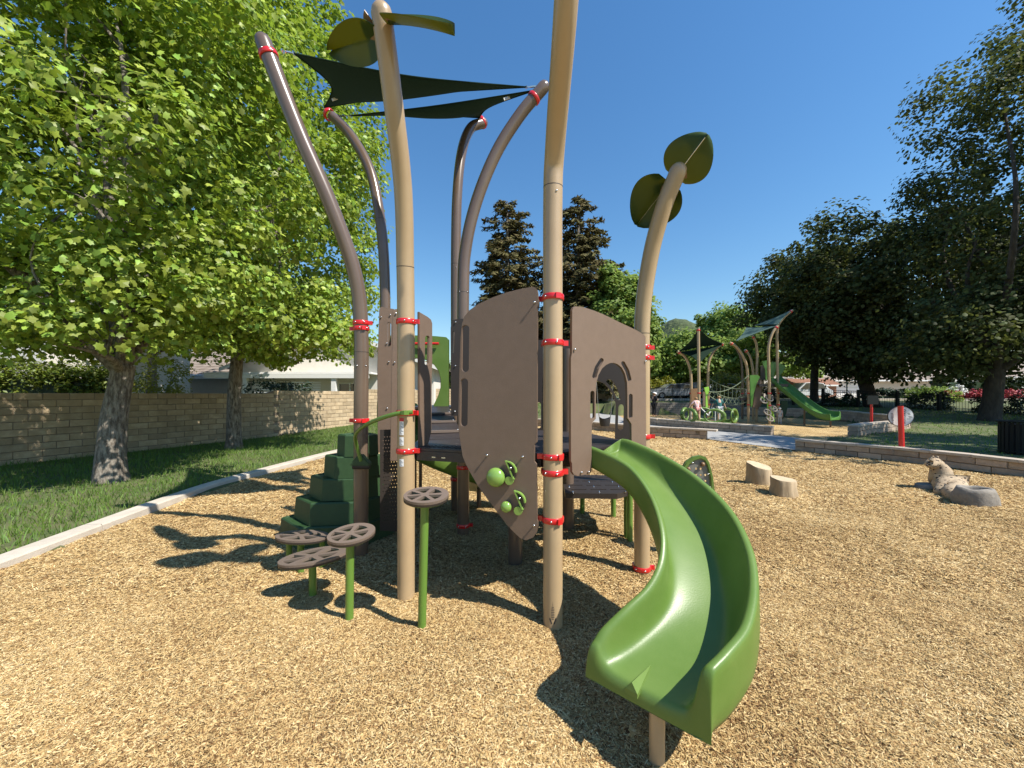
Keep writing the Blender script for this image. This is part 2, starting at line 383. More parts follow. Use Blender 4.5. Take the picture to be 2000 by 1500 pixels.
# ================================================================ SETTING
KERB = [(-4.05, -6), (-4.12, 0), (-4.22, 2.4), (-4.30, 3.21), (-4.45, 4.17), (-4.62, 5.36), (-4.66, 6.6), (-4.34, 9.53), (-3.7, 12.6), (-2.4, 15.6), (-0.6, 17.6), (1.2, 18.2)]
WALL_A = [(1.2, 18.2), (2.4, 17.4), (3.6, 16.0), (5.0, 13.9), (6.5, 12.8)]
WALL_C = [(7.56, 10.2), (8.15, 9.4), (8.7, 8.6), (9.05, 7.8), (9.28, 6.9), (9.5, 5.5), (9.6, 3.0)]
WALL_B = [(9.5, 14.0), (8.1, 16.1), (7.0, 18.4), (6.4, 21.0)]
WALL_D = [(11.0, 12.4), (12.3, 13.3), (14.0, 14.2), (15.6, 15.2), (16.4, 16.6), (17.2, 18.6), (18.2, 21.0), (18.0, 24.0), (16.0, 26.6)]
WALL_E = [(16.0, 26.6), (13.5, 27.7), (10.9, 28.0), (9.4, 28.4)]
MULCH1 = KERB+WALL_A[1:]+[(7.56, 10.2)]+WALL_C[1:]+[(9.7, -6)]
MULCH2 = [(9.5, 14.0), (10.0, 12.2), (11.0, 12.4)]+WALL_D[1:]+WALL_E[1:]+[(7.5, 27), (6.4, 21), (7.0, 18.4), (8.1, 16.1)]
PATH = [(6.5, 12.8), (7.56, 10.2), (8.3, 9.5), (9.6, 9.6), (10.0, 12.2), (9.5, 14.0), (8.1, 16.1), (7.0, 18.4), (6.4, 21), (7.5, 27), (7.0, 30), (1.0, 28), (1.2, 24.5), (3.5, 22), (1.2, 18.2), (2.4, 17.4), (3.6, 16), (5, 13.9)]
RLAWN = [(7.56, 10.2), (8.15, 9.4), (8.7, 8.6), (9.05, 7.8), (9.28, 6.9), (9.6, 3), (40, 3), (40, 14), (24.5, 14), (26, 20), (24, 24), (20, 27), (18, 24), (18.2, 21), (17.2, 18.6), (16.4, 16.6), (15.6, 15.2), (14, 14.2), (12.3, 13.3), (11, 12.4), (10, 12.2), (9.6, 9.6), (8.3, 9.5)]
def gz(x, y):
    x = np.asarray(x, float); y = np.asarray(y, float)
    left = np.clip((y-13)*0.04, 0, 0.95)+0.05
    far = np.clip((y-26)*0.5, 0, 0.95)
    right = np.clip((y-17)*0.055, 0, 0.95)+0.13
    z = np.where(x < 8, left, np.where(x < 19, np.maximum(0.02, far), right))
    # soft blend x 8..19 with right side
    k = np.clip((x-14)/9, 0, 1); z = np.where(x >= 8, (1-k)*np.maximum(0.05, far)+k*right, z)
    z = np.where((x < 8) & (x > 4) & (y > 26), np.maximum(z, far*np.clip((x-4)/4, 0, 1)), z)
    z = np.where(inside_np(x, y, RLAWN), np.clip((y-14)*0.05, 0, 0.5)+0.14, z)
    for pl in (MULCH1, MULCH2, PATH): z = np.where(inside_np(x, y, pl), -0.14, z)
    return z
def axis(lo, a, b, hi, st):
    mid = list(np.arange(a, b+1e-6, st)); l = []; x = a; s = st
    while x > lo: s *= 1.35; x -= s; l.append(x)
    r = []; x = b; s = st
    while x < hi: s *= 1.35; x += s; r.append(x)
    return np.array(l[::-1]+mid+r)
def grid_mesh(name, xs, ys, zf, m, keep=None, **kw):
    X, Y = np.meshgrid(xs, ys); Z = zf(X, Y); n = len(xs); k = len(ys)
    v = np.stack([X.ravel(), Y.ravel(), Z.ravel()], 1)
    i = np.arange(n-1); j = np.arange(k-1); I, J = np.meshgrid(i, j); a = (J*n+I).ravel()
    q = np.stack([a, a+1, a+n+1, a+n], 1)
    if keep is not None: q = q[keep(X, Y).ravel()[q].all(1)]
    used = np.unique(q); mp = np.zeros(len(v), int); mp[used] = np.arange(len(used))
    return fast_mesh(name, v[used], mp[q], m, smooth=True, **kw)
grid_mesh('ground', axis(-900, -14, 30, 900, 0.3), axis(-60, -2, 34, 1500, 0.3), gz, M['lawn'], kind='structure')
def mz(x, y):
    x = np.asarray(x, float); y = np.asarray(y, float)
    z = 0.012*np.sin(2.1*x+1.3*y)+0.010*np.sin(3.7*x-2.2*y+1)+0.008*np.sin(5.9*y+1.7*x+2)+0.006*np.sin(9.1*x+3.1*y)*np.sin(7.7*y-2*x)
    z = z+0.012*np.sin(4.3*x+1.2*np.sin(2.9*y+1))*np.sin(3.9*y+1.4*np.sin(2.3*x))
    z = z+0.0065*np.sin(17*x+2*np.sin(5*y))*np.sin(15*y+1.5*np.sin(6*x))
    for (cx, cy, r, h) in ((0.45, 2.35, 0.45, -0.04), (0.42, 1.45, 0.5, -0.085), (0.0, 1.1, 0.35, 0.03), (-1.0, 3.4, 0.8, -0.04), (-0.05, 2.2, 0.3, 0.03), (-0.9, 2.55, 0.5, -0.02), (-1.6, 4.2, 0.7, 0.03), (0.75, 1.2, 0.4, 0.035)):
        z = z+h*np.exp(-((x-cx)**2+(y-cy)**2)/(r*r))
    for (cx, cy) in ((0.272, 2.557), (-0.80, 2.90), (-1.40, 3.56), (1.10, 3.25), (-0.583, 2.47), (-1.086, 2.56), (0.604, 1.60), (-1.475, 2.85)):
        z = z+0.02*np.exp(-((x-cx)**2+(y-cy)**2)/0.014)
    return z
def poly_sheet(name, poly, m, z, st, **kw):
    """flat-ish sheet filling a polygon: triangulated outline, or a clipped fine grid"""
    xs = [p[0] for p in poly]; ys = [p[1] for p in poly]
    bm = bmesh.new()
    gx = np.arange(min(xs), max(xs)+st, st); gy = np.arange(min(ys), max(ys)+st, st)
    pts = [Vector(p) for p in poly]; n0 = len(pts); X, Y = np.meshgrid(gx, gy); X = X.ravel(); Y = Y.ravel()
    ins = inside_np(X, Y, poly); pts += [Vector((a, b)) for a, b in zip(X[ins], Y[ins])]
    r = geometry.delaunay_2d_cdt(pts, [(i, (i+1) % n0) for i in range(n0)], [], 1, 1e-5)
    co = np.array([(p.x, p.y) for p in r[0]]); zz = z(co[:, 0], co[:, 1]) if callable(z) else np.full(len(co), z)
    t = np.array([f for f in r[2] if len(f) == 3]); v = np.column_stack([co, zz])
    a, b, c = v[t[:, 0]], v[t[:, 1]], v[t[:, 2]]
    flip = np.cross(b-a, c-a)[:, 2] < 0; t[flip] = t[flip][:, ::-1]
    return fast_mesh(name, v, t, m, smooth=True, **kw)
poly_sheet('playground_surface', MULCH1, M['mulch'], mz, 0.16, kind='structure')
poly_sheet('far_playground_surface', MULCH2, M['mulch'], 0.0, 0.6, kind='structure')
poly_sheet('path', PATH, M['pathc'], 0.012, 0.8, kind='structure')

# wood chips: real slivers, thousands of them
def in_view(x, y, m=1.12): return (y > 0.9) & (np.abs(x) < 1.3333*y*m+0.3)
def chips(n, y0, y1, scale, seed):
    r = np.random.default_rng(seed); out = []
    y = np.sqrt(r.random(n*2)*(y1*y1-y0*y0)+y0*y0); x = (r.random(n*2)*2-1)*(1.3333*y*1.1+0.2)
    ok = inside_np(x, y, MULCH1); x = x[ok]; y = y[ok]; k = len(x)
    L = (0.010+0.013*r.random(k)**1.5)*scale*np.where(r.random(k) > 0.94, 1.9, 1); W = (0.0020+0.0028*r.random(k))*scale; H = W*0.6
    yaw = r.random(k)*2*np.pi; tilt = r.normal(0, 0.26, k); roll = r.normal(0, 0.5, k)
    base = np.array([(-1, -.6, 0), (-1.1, .7, 0), (-.8, 0, 1), (1.1, -.8, 0), (.9, .5, 0), (.75, 0.1, .8)])
    b = np.repeat(base[None], k, 0); b = b*np.stack([L, W, H], 1)[:, None, :]
    b += r.normal(0, 1, b.shape)*(W*0.22)[:, None, None]
    cy, sy = np.cos(yaw), np.sin(yaw); ct, st = np.cos(tilt), np.sin(tilt); cr, sr = np.cos(roll), np.sin(roll)
    x1, y1_, z1 = b[..., 0], b[..., 1]*cr[:, None]-b[..., 2]*sr[:, None], b[..., 1]*sr[:, None]+b[..., 2]*cr[:, None]
    x2, z2 = x1*ct[:, None]-z1*st[:, None], x1*st[:, None]+z1*ct[:, None]
    X = x2*cy[:, None]-y1_*sy[:, None]+x[:, None]; Y = x2*sy[:, None]+y1_*cy[:, None]+y[:, None]
    Z = z2+(mz(x, y)+0.003+0.009*r.random(k)*scale)[:, None]
    v = np.stack([X, Y, Z], -1).reshape(-1, 3)
    t = np.array([(0, 3, 5), (0, 5, 2), (1, 2, 5), (1, 5, 4), (0, 2, 1), (3, 4, 5)])
    T = (np.arange(k)*6)[:, None, None]+t[None]
    return v, T.reshape(-1, 3)
vs, ts = [], []; off = 0
for a in ((190000, 1.15, 2.9, 0.72, 1), (140000, 2.9, 5.0, 0.96, 2), (75000, 5.0, 8.5, 1.4, 3), (32000, 8.5, 16, 2.3, 4)):
    v, t = chips(*a); vs.append(v); ts.append(t+off); off += len(v)
fast_mesh('wood_chips', np.concatenate(vs), np.concatenate(ts), M['chip'], kind='stuff')

def grass(name, regions, m, parent=None):
    V = []; T = []; off = 0
    for (poly, n, h, wd, seed) in regions:
        r = np.random.default_rng(seed); xs = [p[0] for p in poly]; ys = [p[1] for p in poly]
        x = r.random(n)*(max(xs)-min(xs))+min(xs); y = r.random(n)*(max(ys)-min(ys))+min(ys)
        ok = inside_np(x, y, poly) & in_view(x, y); x, y = x[ok], y[ok]; k = len(x)
        tuft = 0.5+0.5*np.sin(3.1*x+1.7*np.sin(2.3*y))*np.sin(2.7*y+x)
        hh = h*(0.5+0.8*r.random(k))*(0.55+0.9*tuft*(r.random(k) > 0.3)); a = r.random(k)*6.28; ln = r.normal(0, 0.5, (k, 2))*hh[:, None]
        z = gz(x, y)
        p0 = np.stack([x-np.cos(a)*wd, y-np.sin(a)*wd, z-0.01], 1); p1 = np.stack([x+np.cos(a)*wd, y+np.sin(a)*wd, z-0.01], 1)
        m0 = np.stack([x+ln[:, 0]*.4-np.cos(a)*wd*.7, y+ln[:, 1]*.4-np.sin(a)*wd*.7, z+hh*.6], 1)
        m1 = np.stack([x+ln[:, 0]*.4+np.cos(a)*wd*.7, y+ln[:, 1]*.4+np.sin(a)*wd*.7, z+hh*.6], 1)
        tp = np.stack([x+ln[:, 0], y+ln[:, 1], z+hh], 1)
        V.append(np.stack([p0, p1, m0, m1, tp], 1).reshape(-1, 3)); b = (np.arange(k)*5)[:, None, None]+np.array([(0, 1, 3), (0, 3, 2), (2, 3, 4)])[None]
        T.append(b.reshape(-1, 3)+off); off += k*5
    return fast_mesh(name, np.concatenate(V), np.concatenate(T), m, parent, kind='stuff')
LL = [(-4.25, 2.4), (-4.5, 3.2), (-4.66, 4.17), (-4.84, 5.36), (-4.87, 6.6), (-4.55, 9.53), (-3.9, 12.7), (-2.6, 15.8), (-0.7, 17.8), (1.2, 18.5), (0, 24), (-4.5, 21.8), (-6.8, 16.3), (-10.2, 7.8), (-12, 3)]
grass('lawn_grass', [(LL, 120000, 0.085, 0.005, 11), (LL, 60000, 0.05, 0.006, 15), (RLAWN, 26000, 0.07, 0.012, 12), ([(0, 19), (6, 24), (3, 36), (-3, 28), (-5, 22)], 9000, 0.1, 0.02, 13)], M['grass'])

# -------------------------------------------------------------- kerb: one poured strip with joints
def offset_line(pts, d):
    out = []
    for i, p in enumerate(pts):
        a = Vector(pts[max(i-1, 0)]); b = Vector(pts[min(i+1, len(pts)-1)]); t = (b-a).normalized(); out.append((p[0]-t.y*d, p[1]+t.x*d))
    return out
def extrude_line(mb, pts, prof, z=None):
    """sweep a (offset, height) profile along a ground line"""
    n = len(prof); V = []; F = []
    offs = [offset_line(pts, q[0]) for q in prof]
    for i in range(len(pts)):
        zb = z[i] if z is not None else 0
        V += [(offs[k][i][0], offs[k][i][1], zb+prof[k][1]) for k in range(n)]
    for i in range(len(pts)-1):
        for k in range(n): F.append((i*n+k, i*n+(k+1) % n, (i+1)*n+(k+1) % n, (i+1)*n+k))
    F += [tuple(range(n)), tuple(range((len(pts)-1)*n, len(pts)*n))]
    mb.add(V, F)
kp = [tuple(p) for p in smooth_path(KERB, 5)]
kerb_prof = [(0.0, -0.15), (0.0, 0.075), (0.012, 0.092), (0.165, 0.095), (0.18, 0.08), (0.18, -0.15)]
seg = []; acc = 0; st = 0; kerb_mesh_parts = []
kr = thing('kerb', 'long curving concrete kerb between wood chips and left lawn', 'kerb', (-4.4, 4, 0))
for i in range(1, len(kp)):
    acc += math.dist(kp[i], kp[i-1])
    if acc > 2.4 or i == len(kp)-1:
        sgp = kp[st:i+1]; sgp = [Vector(p) for p in sgp]
        sgp[0] = sgp[0]+(sgp[1]-sgp[0]).normalized()*0.006; sgp[-1] = sgp[-1]+(sgp[-2]-sgp[-1]).normalized()*0.006
        mb = MB(); extrude_line(mb, [tuple(p) for p in sgp], kerb_prof); mb.build('kerb_segment', M['concrete'], kr); acc = 0; st = i

# -------------------------------------------------------------- block walls: every block a part, the far ones joined
def block_mesh(name, L, T, H, m, seed=0):
    bm = bmesh.new(); bmesh.ops.create_cube(bm, size=1); bmesh.ops.scale(bm, vec=(L, T, H), verts=bm.verts)
    bmesh.ops.bevel(bm, geom=bm.edges[:], offset=min(0.008, H*0.12), segments=1, affect='EDGES')
    r = random.Random(seed)
    for v in bm.verts: v.co += Vector((r.uniform(-1, 1)*.0015, r.uniform(-1, 1)*.004, r.uniform(-1, 1)*.002))
    me = bpy.data.meshes.new(name); bm.to_mesh(me); bm.free(); me.materials.append(m); return me
def block_wall(root, pts, courses, bl, bh, T, zf, m, limit=300, cap=None, mortar=True, name='block'):
    pts = [Vector(p) for p in pts]; o = org(root)
    cum = [0]
    for i in range(1, len(pts)): cum.append(cum[-1]+(pts[i]-pts[i-1]).length)
    tot = cum[-1]
    def at(s):
        s = min(max(s, 0), tot)
        for i in range(1, len(pts)):
            if s <= cum[i] or i == len(pts)-1:
                t = (pts[i]-pts[i-1]).normalized(); return pts[i-1]+t*(s-cum[i-1]), math.atan2(t.y, t.x)
    meshes = [block_mesh(name, bl-0.012, T, bh-0.012, m, s) for s in range(3)]
    half = [block_mesh(name, bl/2-0.012, T, bh-0.012, m, s+9) for s in range(2)]
    items = []
    n = int(tot/bl)+1
    for c in range(courses):
        for k in range(-1 if c % 2 else 0, n+1):
            s = (k+0.5)*bl+(bl/2 if c % 2 else 0); L = bl
            if s-bl/2 < 0 and c % 2: s = bl/4; L = bl/2
            if s-L/2 >= tot-0.08: continue
            if s+L/2 > tot+0.05: s = tot-bl/4; L = bl/2
            p, a = at(s); zb = zf(s)
            items.append((p.length, p, a, zb+(c+0.5)*bh, L))
    items.sort(key=lambda q: q[0] if q[1].y > 0.5 and abs(q[1].x) < 1.45*q[1].y else 1e3+q[0])
    r = random.Random(5)
    rest = MB()
    for i, (d, p, a, z, L) in enumerate(items):
        pv = r.uniform(-0.006, 0.006)
        if i < limit:
            ob = bpy.data.objects.new(name, r.choice(meshes if L == bl else half)); S.collection.objects.link(ob)
            ob.parent = root; ob.location = Vector((p.x-math.sin(a)*pv, p.y+math.cos(a)*pv, z))-o; ob.rotation_euler = (0, 0, a)
        else: rest.box((p.x, p.y, z), (L-0.012, T, bh-0.012), a)
    if rest.v: rest.build('far_blocks', m, root, kind='stuff')
    if mortar:
        mb = MB(); h = courses*bh; mi = 0.012 if T < 0.2 else 0.035
        ss = np.linspace(0.01, tot-0.01, max(2, int(tot/0.35)+2)); q = [at(s) for s in ss]
        extrude_line(mb, [(p.x, p.y) for p, a in q], [(-T/2+mi, -0.3), (-T/2+mi, h-0.008), (T/2-mi, h-0.008), (T/2-mi, -0.3)], [zf(s) for s in ss])
        mb.build('mortar_core', M['mortar'], root)
    if cap:
        cl, ct, ch, cm = cap; n = int(tot/cl)+1; me = block_mesh('cap_stone', cl-0.006, ct, ch, cm, 3)
        for k in range(n):
            s = (k+0.5)*cl
            if s > tot+cl*0.2: break
            p, a = at(s); ob = bpy.data.objects.new('cap_stone', me); S.collection.objects.link(ob); ob.parent = root
            ob.location = Vector((p.x, p.y, zf(s)+courses*bh+ch/2+0.001))-o; ob.rotation_euler = (0, 0, a)
WL = [(-15.9, -6.2), (-10.42, 7.76), (-6.92, 16.5), (-4.6, 22), (-0.6, 29), (5, 34), (9.5, 36)]
r1 = thing('brick_wall', 'long tan block garden wall along the left lawn, dappled by trees', 'wall', (-10.3, 7.76, 0))
def wz(s):
    s0 = s-15.0   # distance past the (-10.4,7.8) corner
    if s0 < 5.9: return 0.0
    return 0.1*math.floor(1+(s0-5.9)/4.2) if s0 < 24 else 0.1*math.floor(1+(24-5.9)/4.2)+0.15*math.floor((s0-24)/5)
block_wall(r1, WL, 10, 0.405, 0.153, 0.16, lambda s: wz(s)-0.0, M['block'], 300)
mb = MB()
r2 = thing('low_wall', 'low two-course block seat wall ending at the path, beside the wood chips', 'wall', (5, 13.9, 0))
block_wall(r2, [p for p in WALL_A], 2, 0.42, 0.14, 0.26, lambda s: 0, M['seatblock'], 200, (0.62, 0.30, 0.06, M['cap']))
r3 = thing('low_wall', 'low block seat wall on the far side of the path, in front of the spinner', 'wall', (8, 16, 0))
block_wall(r3, [p for p in WALL_B], 2, 0.42, 0.14, 0.26, lambda s: 0, M['seatblock'], 200, (0.62, 0.30, 0.06, M['cap']))
r4 = thing('low_wall', 'low block retaining wall behind the stumps and red welcome sign', 'wall', (8.7, 8.6, 0))
block_wall(r4, [p for p in WALL_C], 2, 0.42, 0.13, 0.26, lambda s: 0, M['seatblock'], 200, (0.62, 0.30, 0.055, M['cap']))
r5 = thing('low_wall', 'curved block wall rounding the far playground beside the shaded lawn', 'wall', (12, 13.3, 0))
block_wall(r5, [p for p in smooth_path(WALL_D, 4)], 3, 0.42, 0.15, 0.26, lambda s: 0 if s < 4 else 0.1, M['seatblock'], 300, (0.62, 0.30, 0.06, M['cap']))
r6 = thing('low_wall', 'grey retaining wall below the black fence behind the spinner', 'wall', (12, 28, 0))
block_wall(r6, [p for p in WALL_E], 6, 0.42, 0.15, 0.26, lambda s: 0, M['rock'], 300, None)

# -------------------------------------------------------------- iron fences
def fence(root, pts, h, n_posts_every, zf, post_w=0.05, gap=0.11):
    pts = [Vector(p) for p in pts]; cum = [0]
    for i in range(1, len(pts)): cum.append(cum[-1]+(pts[i]-pts[i-1]).length)
    def at(s):
        for i in range(1, len(pts)):
            if s <= cum[i]+1e-6 or i == len(pts)-1: return pts[i-1]+(pts[i]-pts[i-1]).normalized()*(s-cum[i-1])
    tot = cum[-1]; k = max(1, round(tot/n_posts_every)); ss = [tot*i/k for i in range(k+1)]; o = org(root)
    for s in ss:
        p = at(s); z = zf(p.x, p.y); mb = MB(); mb.box((p.x, p.y, z+h/2), (post_w, post_w, h+0.1)); mb.box((p.x, p.y, z+h+0.06), (post_w+.02, post_w+.02, 0.02)); mb.build('post', M['iron'], root)
    for a, b in zip(ss[:-1], ss[1:]):
        p, q = at(a), at(b); d = (q-p); L = d.length; an = math.atan2(d.y, d.x); z = (zf(p.x, p.y)+zf(q.x, q.y))/2; m_ = (p+q)/2; slope = zf(q.x, q.y)-zf(p.x, p.y)
        for zz in (h-0.03, h-0.16, 0.1):
            mb = MB(); mb.tube([(p.x, p.y, zf(p.x, p.y)+zz), (q.x, q.y, zf(q.x, q.y)+zz)], 0.016, 6); mb.build('rail', M['iron'], root)
        mb = MB(); n = int(L/gap)
        for i in range(1, n):
            t = i/n; x = p+d*t; mb.box((x.x, x.y, z+slope*(t-.5)+h/2+0.02), (0.014, 0.014, h-0.06), an)
        mb.build('pickets', M['iron'], root, kind='stuff')
gzf = lambda x, y: float(gz(x, y))
f1 = thing('iron_fence', 'black iron fence on top of the grey retaining wall behind the spinner', 'fence', (12, 28.3, 0.9))
fence(f1, [(9.6, 28.7), (10.9, 28.35), (13.5, 28.05), (16.2, 27.0)], 1.05, 2.2, lambda x, y: 0.92)
f2 = thing('iron_fence', 'black iron fence with thick posts under the dark oaks at right', 'fence', (24, 22, 0.4))
fence(f2, [(16.3, 27.0), (20.5, 27.2), (24, 24), (26, 20.2), (25.0, 16.6), (24.5, 12)], 1.12, 1.75, lambda x, y: max(0.05, min(0.92, 0.05+(y-19)*0.09)), 0.13)

# -------------------------------------------------------------- street beyond
def strip(name, x0, x1, y0, y1, m, z):
    mb = MB(); mb.box(((x0+x1)/2, (y0+y1)/2, z-0.1), (x1-x0, y1-y0, 0.2)); return mb.build(name, m, kind='structure')
strip('pavement', 8, 120, 32.2, 34, M['concrete'], 1.12)
strip('street', 8, 120, 34.2, 42, M['asphalt'], 1.05)
strip('driveway', 26, 64, 42.2, 49, M['concrete'], 1.13)

# hills
def hill(name, peaks, y0, y1, x0, x1, m):
    def zf(X, Y):
        z = np.zeros_like(X)
        for (cx, cy, h, rx, ry) in peaks: z = np.maximum(z, h*np.exp(-np.abs((X-cx)/rx)**1.5-((Y-cy)/ry)**2))
        nz = np.vectorize(lambda a, b: noise.fractal(Vector((a*0.012, b*0.012, 3)), 0.9, 2.1, 5))(X, Y)
        return z*(1+0.10*nz)-6+3*nz
    return grid_mesh(name, np.linspace(x0, x1, 170), np.linspace(y0, y1, 60), zf, m, kind='structure')
mh = mat('hill_chaparral', (0.045, 0.062, 0.022), 0.95, (0.115, 0.13, 0.05), 0.055, detail=10, bump=1.0, bscale=0.22, col3=(0.07, 0.095, 0.032))
mh.node_tree.nodes['Bump'].inputs['Distance'].default_value = 3.0
hill('hills', [(178, 420, 92, 62, 90), (245, 430, 78, 85, 80), (360, 460, 70, 90, 90), (-180, 430, 48, 150, 80), (-20, 470, 50, 160, 80), (60, 480, 60, 90, 80)], 300, 560, -420, 520, mh)

# ================================================================ VEGETATION
def maple(n=10):
    """a folded five-lobed leaf, fan of triangles round the stalk end"""
    pts = [(0, 0.02), (.30, -.13), (.53, .06), (.43, .24), (.60, .56), (.33, .60), (0, .96), (-.33, .60), (-.60, .56), (-.43, .24), (-.53, .06), (-.30, -.13)]
    v = np.array([(x, y, -0.18*abs(x)*1.2-0.12*y*y) for x, y in pts]+[(0, .3, 0.03)]); k = len(pts)
    t = np.array([(k, i, (i+1) % k) for i in range(k)]); return v-np.array([0, .35, 0]), t
def lobed():
    pts = [(0, -.5), (.42, -.2), (.38, .25), (0, .55), (-.38, .25), (-.42, -.2)]
    v = np.array([(x, y, -0.25*abs(x)) for x, y in pts]); t = np.array([(0, 1, 2), (0, 2, 3), (0, 3, 4), (0, 4, 5)]); return v, t
def simple_maple():
    pts = [(0, -.35), (.5, -.25), (.42, 0), (.56, .24), (.18, .28), (0, .62), (-.18, .28), (-.56, .24), (-.42, 0), (-.5, -.25)]
    v = np.array([(x, y, -0.22*abs(x)) for x, y in pts]); t = np.array([(0, 1, 2), (0, 2, 8), (0, 8, 9), (2, 3, 4), (2, 4, 6), (2, 6, 8), (6, 7, 8), (4, 5, 6)]); return v, t
def rhomb():
    v = np.array([(0, -.5, 0), (.3, 0, .08), (0, .55, 0), (-.3, 0, .08)]); return v, np.array([(0, 1, 2), (0, 2, 3)])
def spray():
    v = np.array([(0, -.5, 0), (.16, -.1, -.05), (0, .6, -.12), (-.16, -.1, -.05), (.0, -.1, .06)]); return v, np.array([(0, 1, 4), (1, 2, 4), (2, 3, 4), (3, 0, 4)])
def rot_from(nrm, yaw):
    n = nrm/np.linalg.norm(nrm, axis=1, keepdims=True); up = np.where(np.abs(n[:, 2:3]) > 0.95, np.array([[1., 0, 0]]), np.array([[0, 0, 1.]]))
    u = np.cross(up, n); u /= np.linalg.norm(u, axis=1, keepdims=True); w_ = np.cross(n, u)
    c, s = np.cos(yaw)[:, None], np.sin(yaw)[:, None]; U = u*c+w_*s; W = -u*s+w_*c
    return np.stack([U, W, n], 2)       # columns
def leaf_mesh(tpl, pos, Rm, sc):
    v, t = tpl; k = len(v)
    V = np.einsum('nij,kj->nki', Rm, v)*sc[:, None, None]+pos[:, None, :]
    T = (np.arange(len(pos))*k)[:, None, None]+t[None]; return V.reshape(-1, 3), T.reshape(-1, t.shape[1])
def clumps(center, radii, n, seed, lo=0.55, zmin=None, lump=0.18, taper=0.0):
    r = np.random.default_rng(seed); d = r.normal(size=(n*3, 3)); d /= np.linalg.norm(d, axis=1, keepdims=True)
    rr = lo+(1-lo)*r.random(n*3)**0.6
    ph = r.random(6)*6
    wob = 1+lump*(np.sin(3*d[:, 0]*2+ph[0]+2*d[:, 2])+np.sin(5*d[:, 1]+ph[1])*np.cos(4*d[:, 2]+ph[2])+0.6*np.sin(9*d[:, 2]+6*d[:, 0]+ph[3]))*0.6
    p = d*rr[:, None]*wob[:, None]
    if taper: f = 1-taper*np.clip(p[:, 2:3], 0, 1); p[:, :2] *= f
    p = p*np.array(radii)+np.array(center)
    if zmin is not None: p = p[p[:, 2] > zmin]
    return p[:n]
def leaves_on(cl, center, per, rad, size, seed, up=0.7, droop=None):
    r = np.random.default_rng(seed); n = len(cl)*per
    c = np.repeat(cl, per, 0); d = r.normal(size=(n, 3)); d /= np.linalg.norm(d, axis=1, keepdims=True)
    rr = rad*(0.3+0.75*r.random(n)**0.5)*np.repeat(0.6+0.8*r.random(len(cl)), per); d[:, 2] *= 0.75
    pos = c+d*rr[:, None]
    nrm = d*0.7+np.array([0, 0, up])+r.normal(size=(n, 3))*0.45+0.35*(pos-np.array(center))/np.linalg.norm(pos-np.array(center), axis=1, keepdims=True)
    yaw = r.random(n)*6.28; sc = size*(0.65+0.6*r.random(n))
    return pos, rot_from(nrm, yaw), sc
def limb_path(a, b, sag, seed):
    r = random.Random(seed); a = Vector(a); b = Vector(b); m_ = (a+b)/2+Vector((r.uniform(-1, 1), r.uniform(-1, 1), r.uniform(0, 1)))*sag*(b-a).length
    return [Vector(tuple(p)) for p in smooth_path([a, m_, b], 4)]
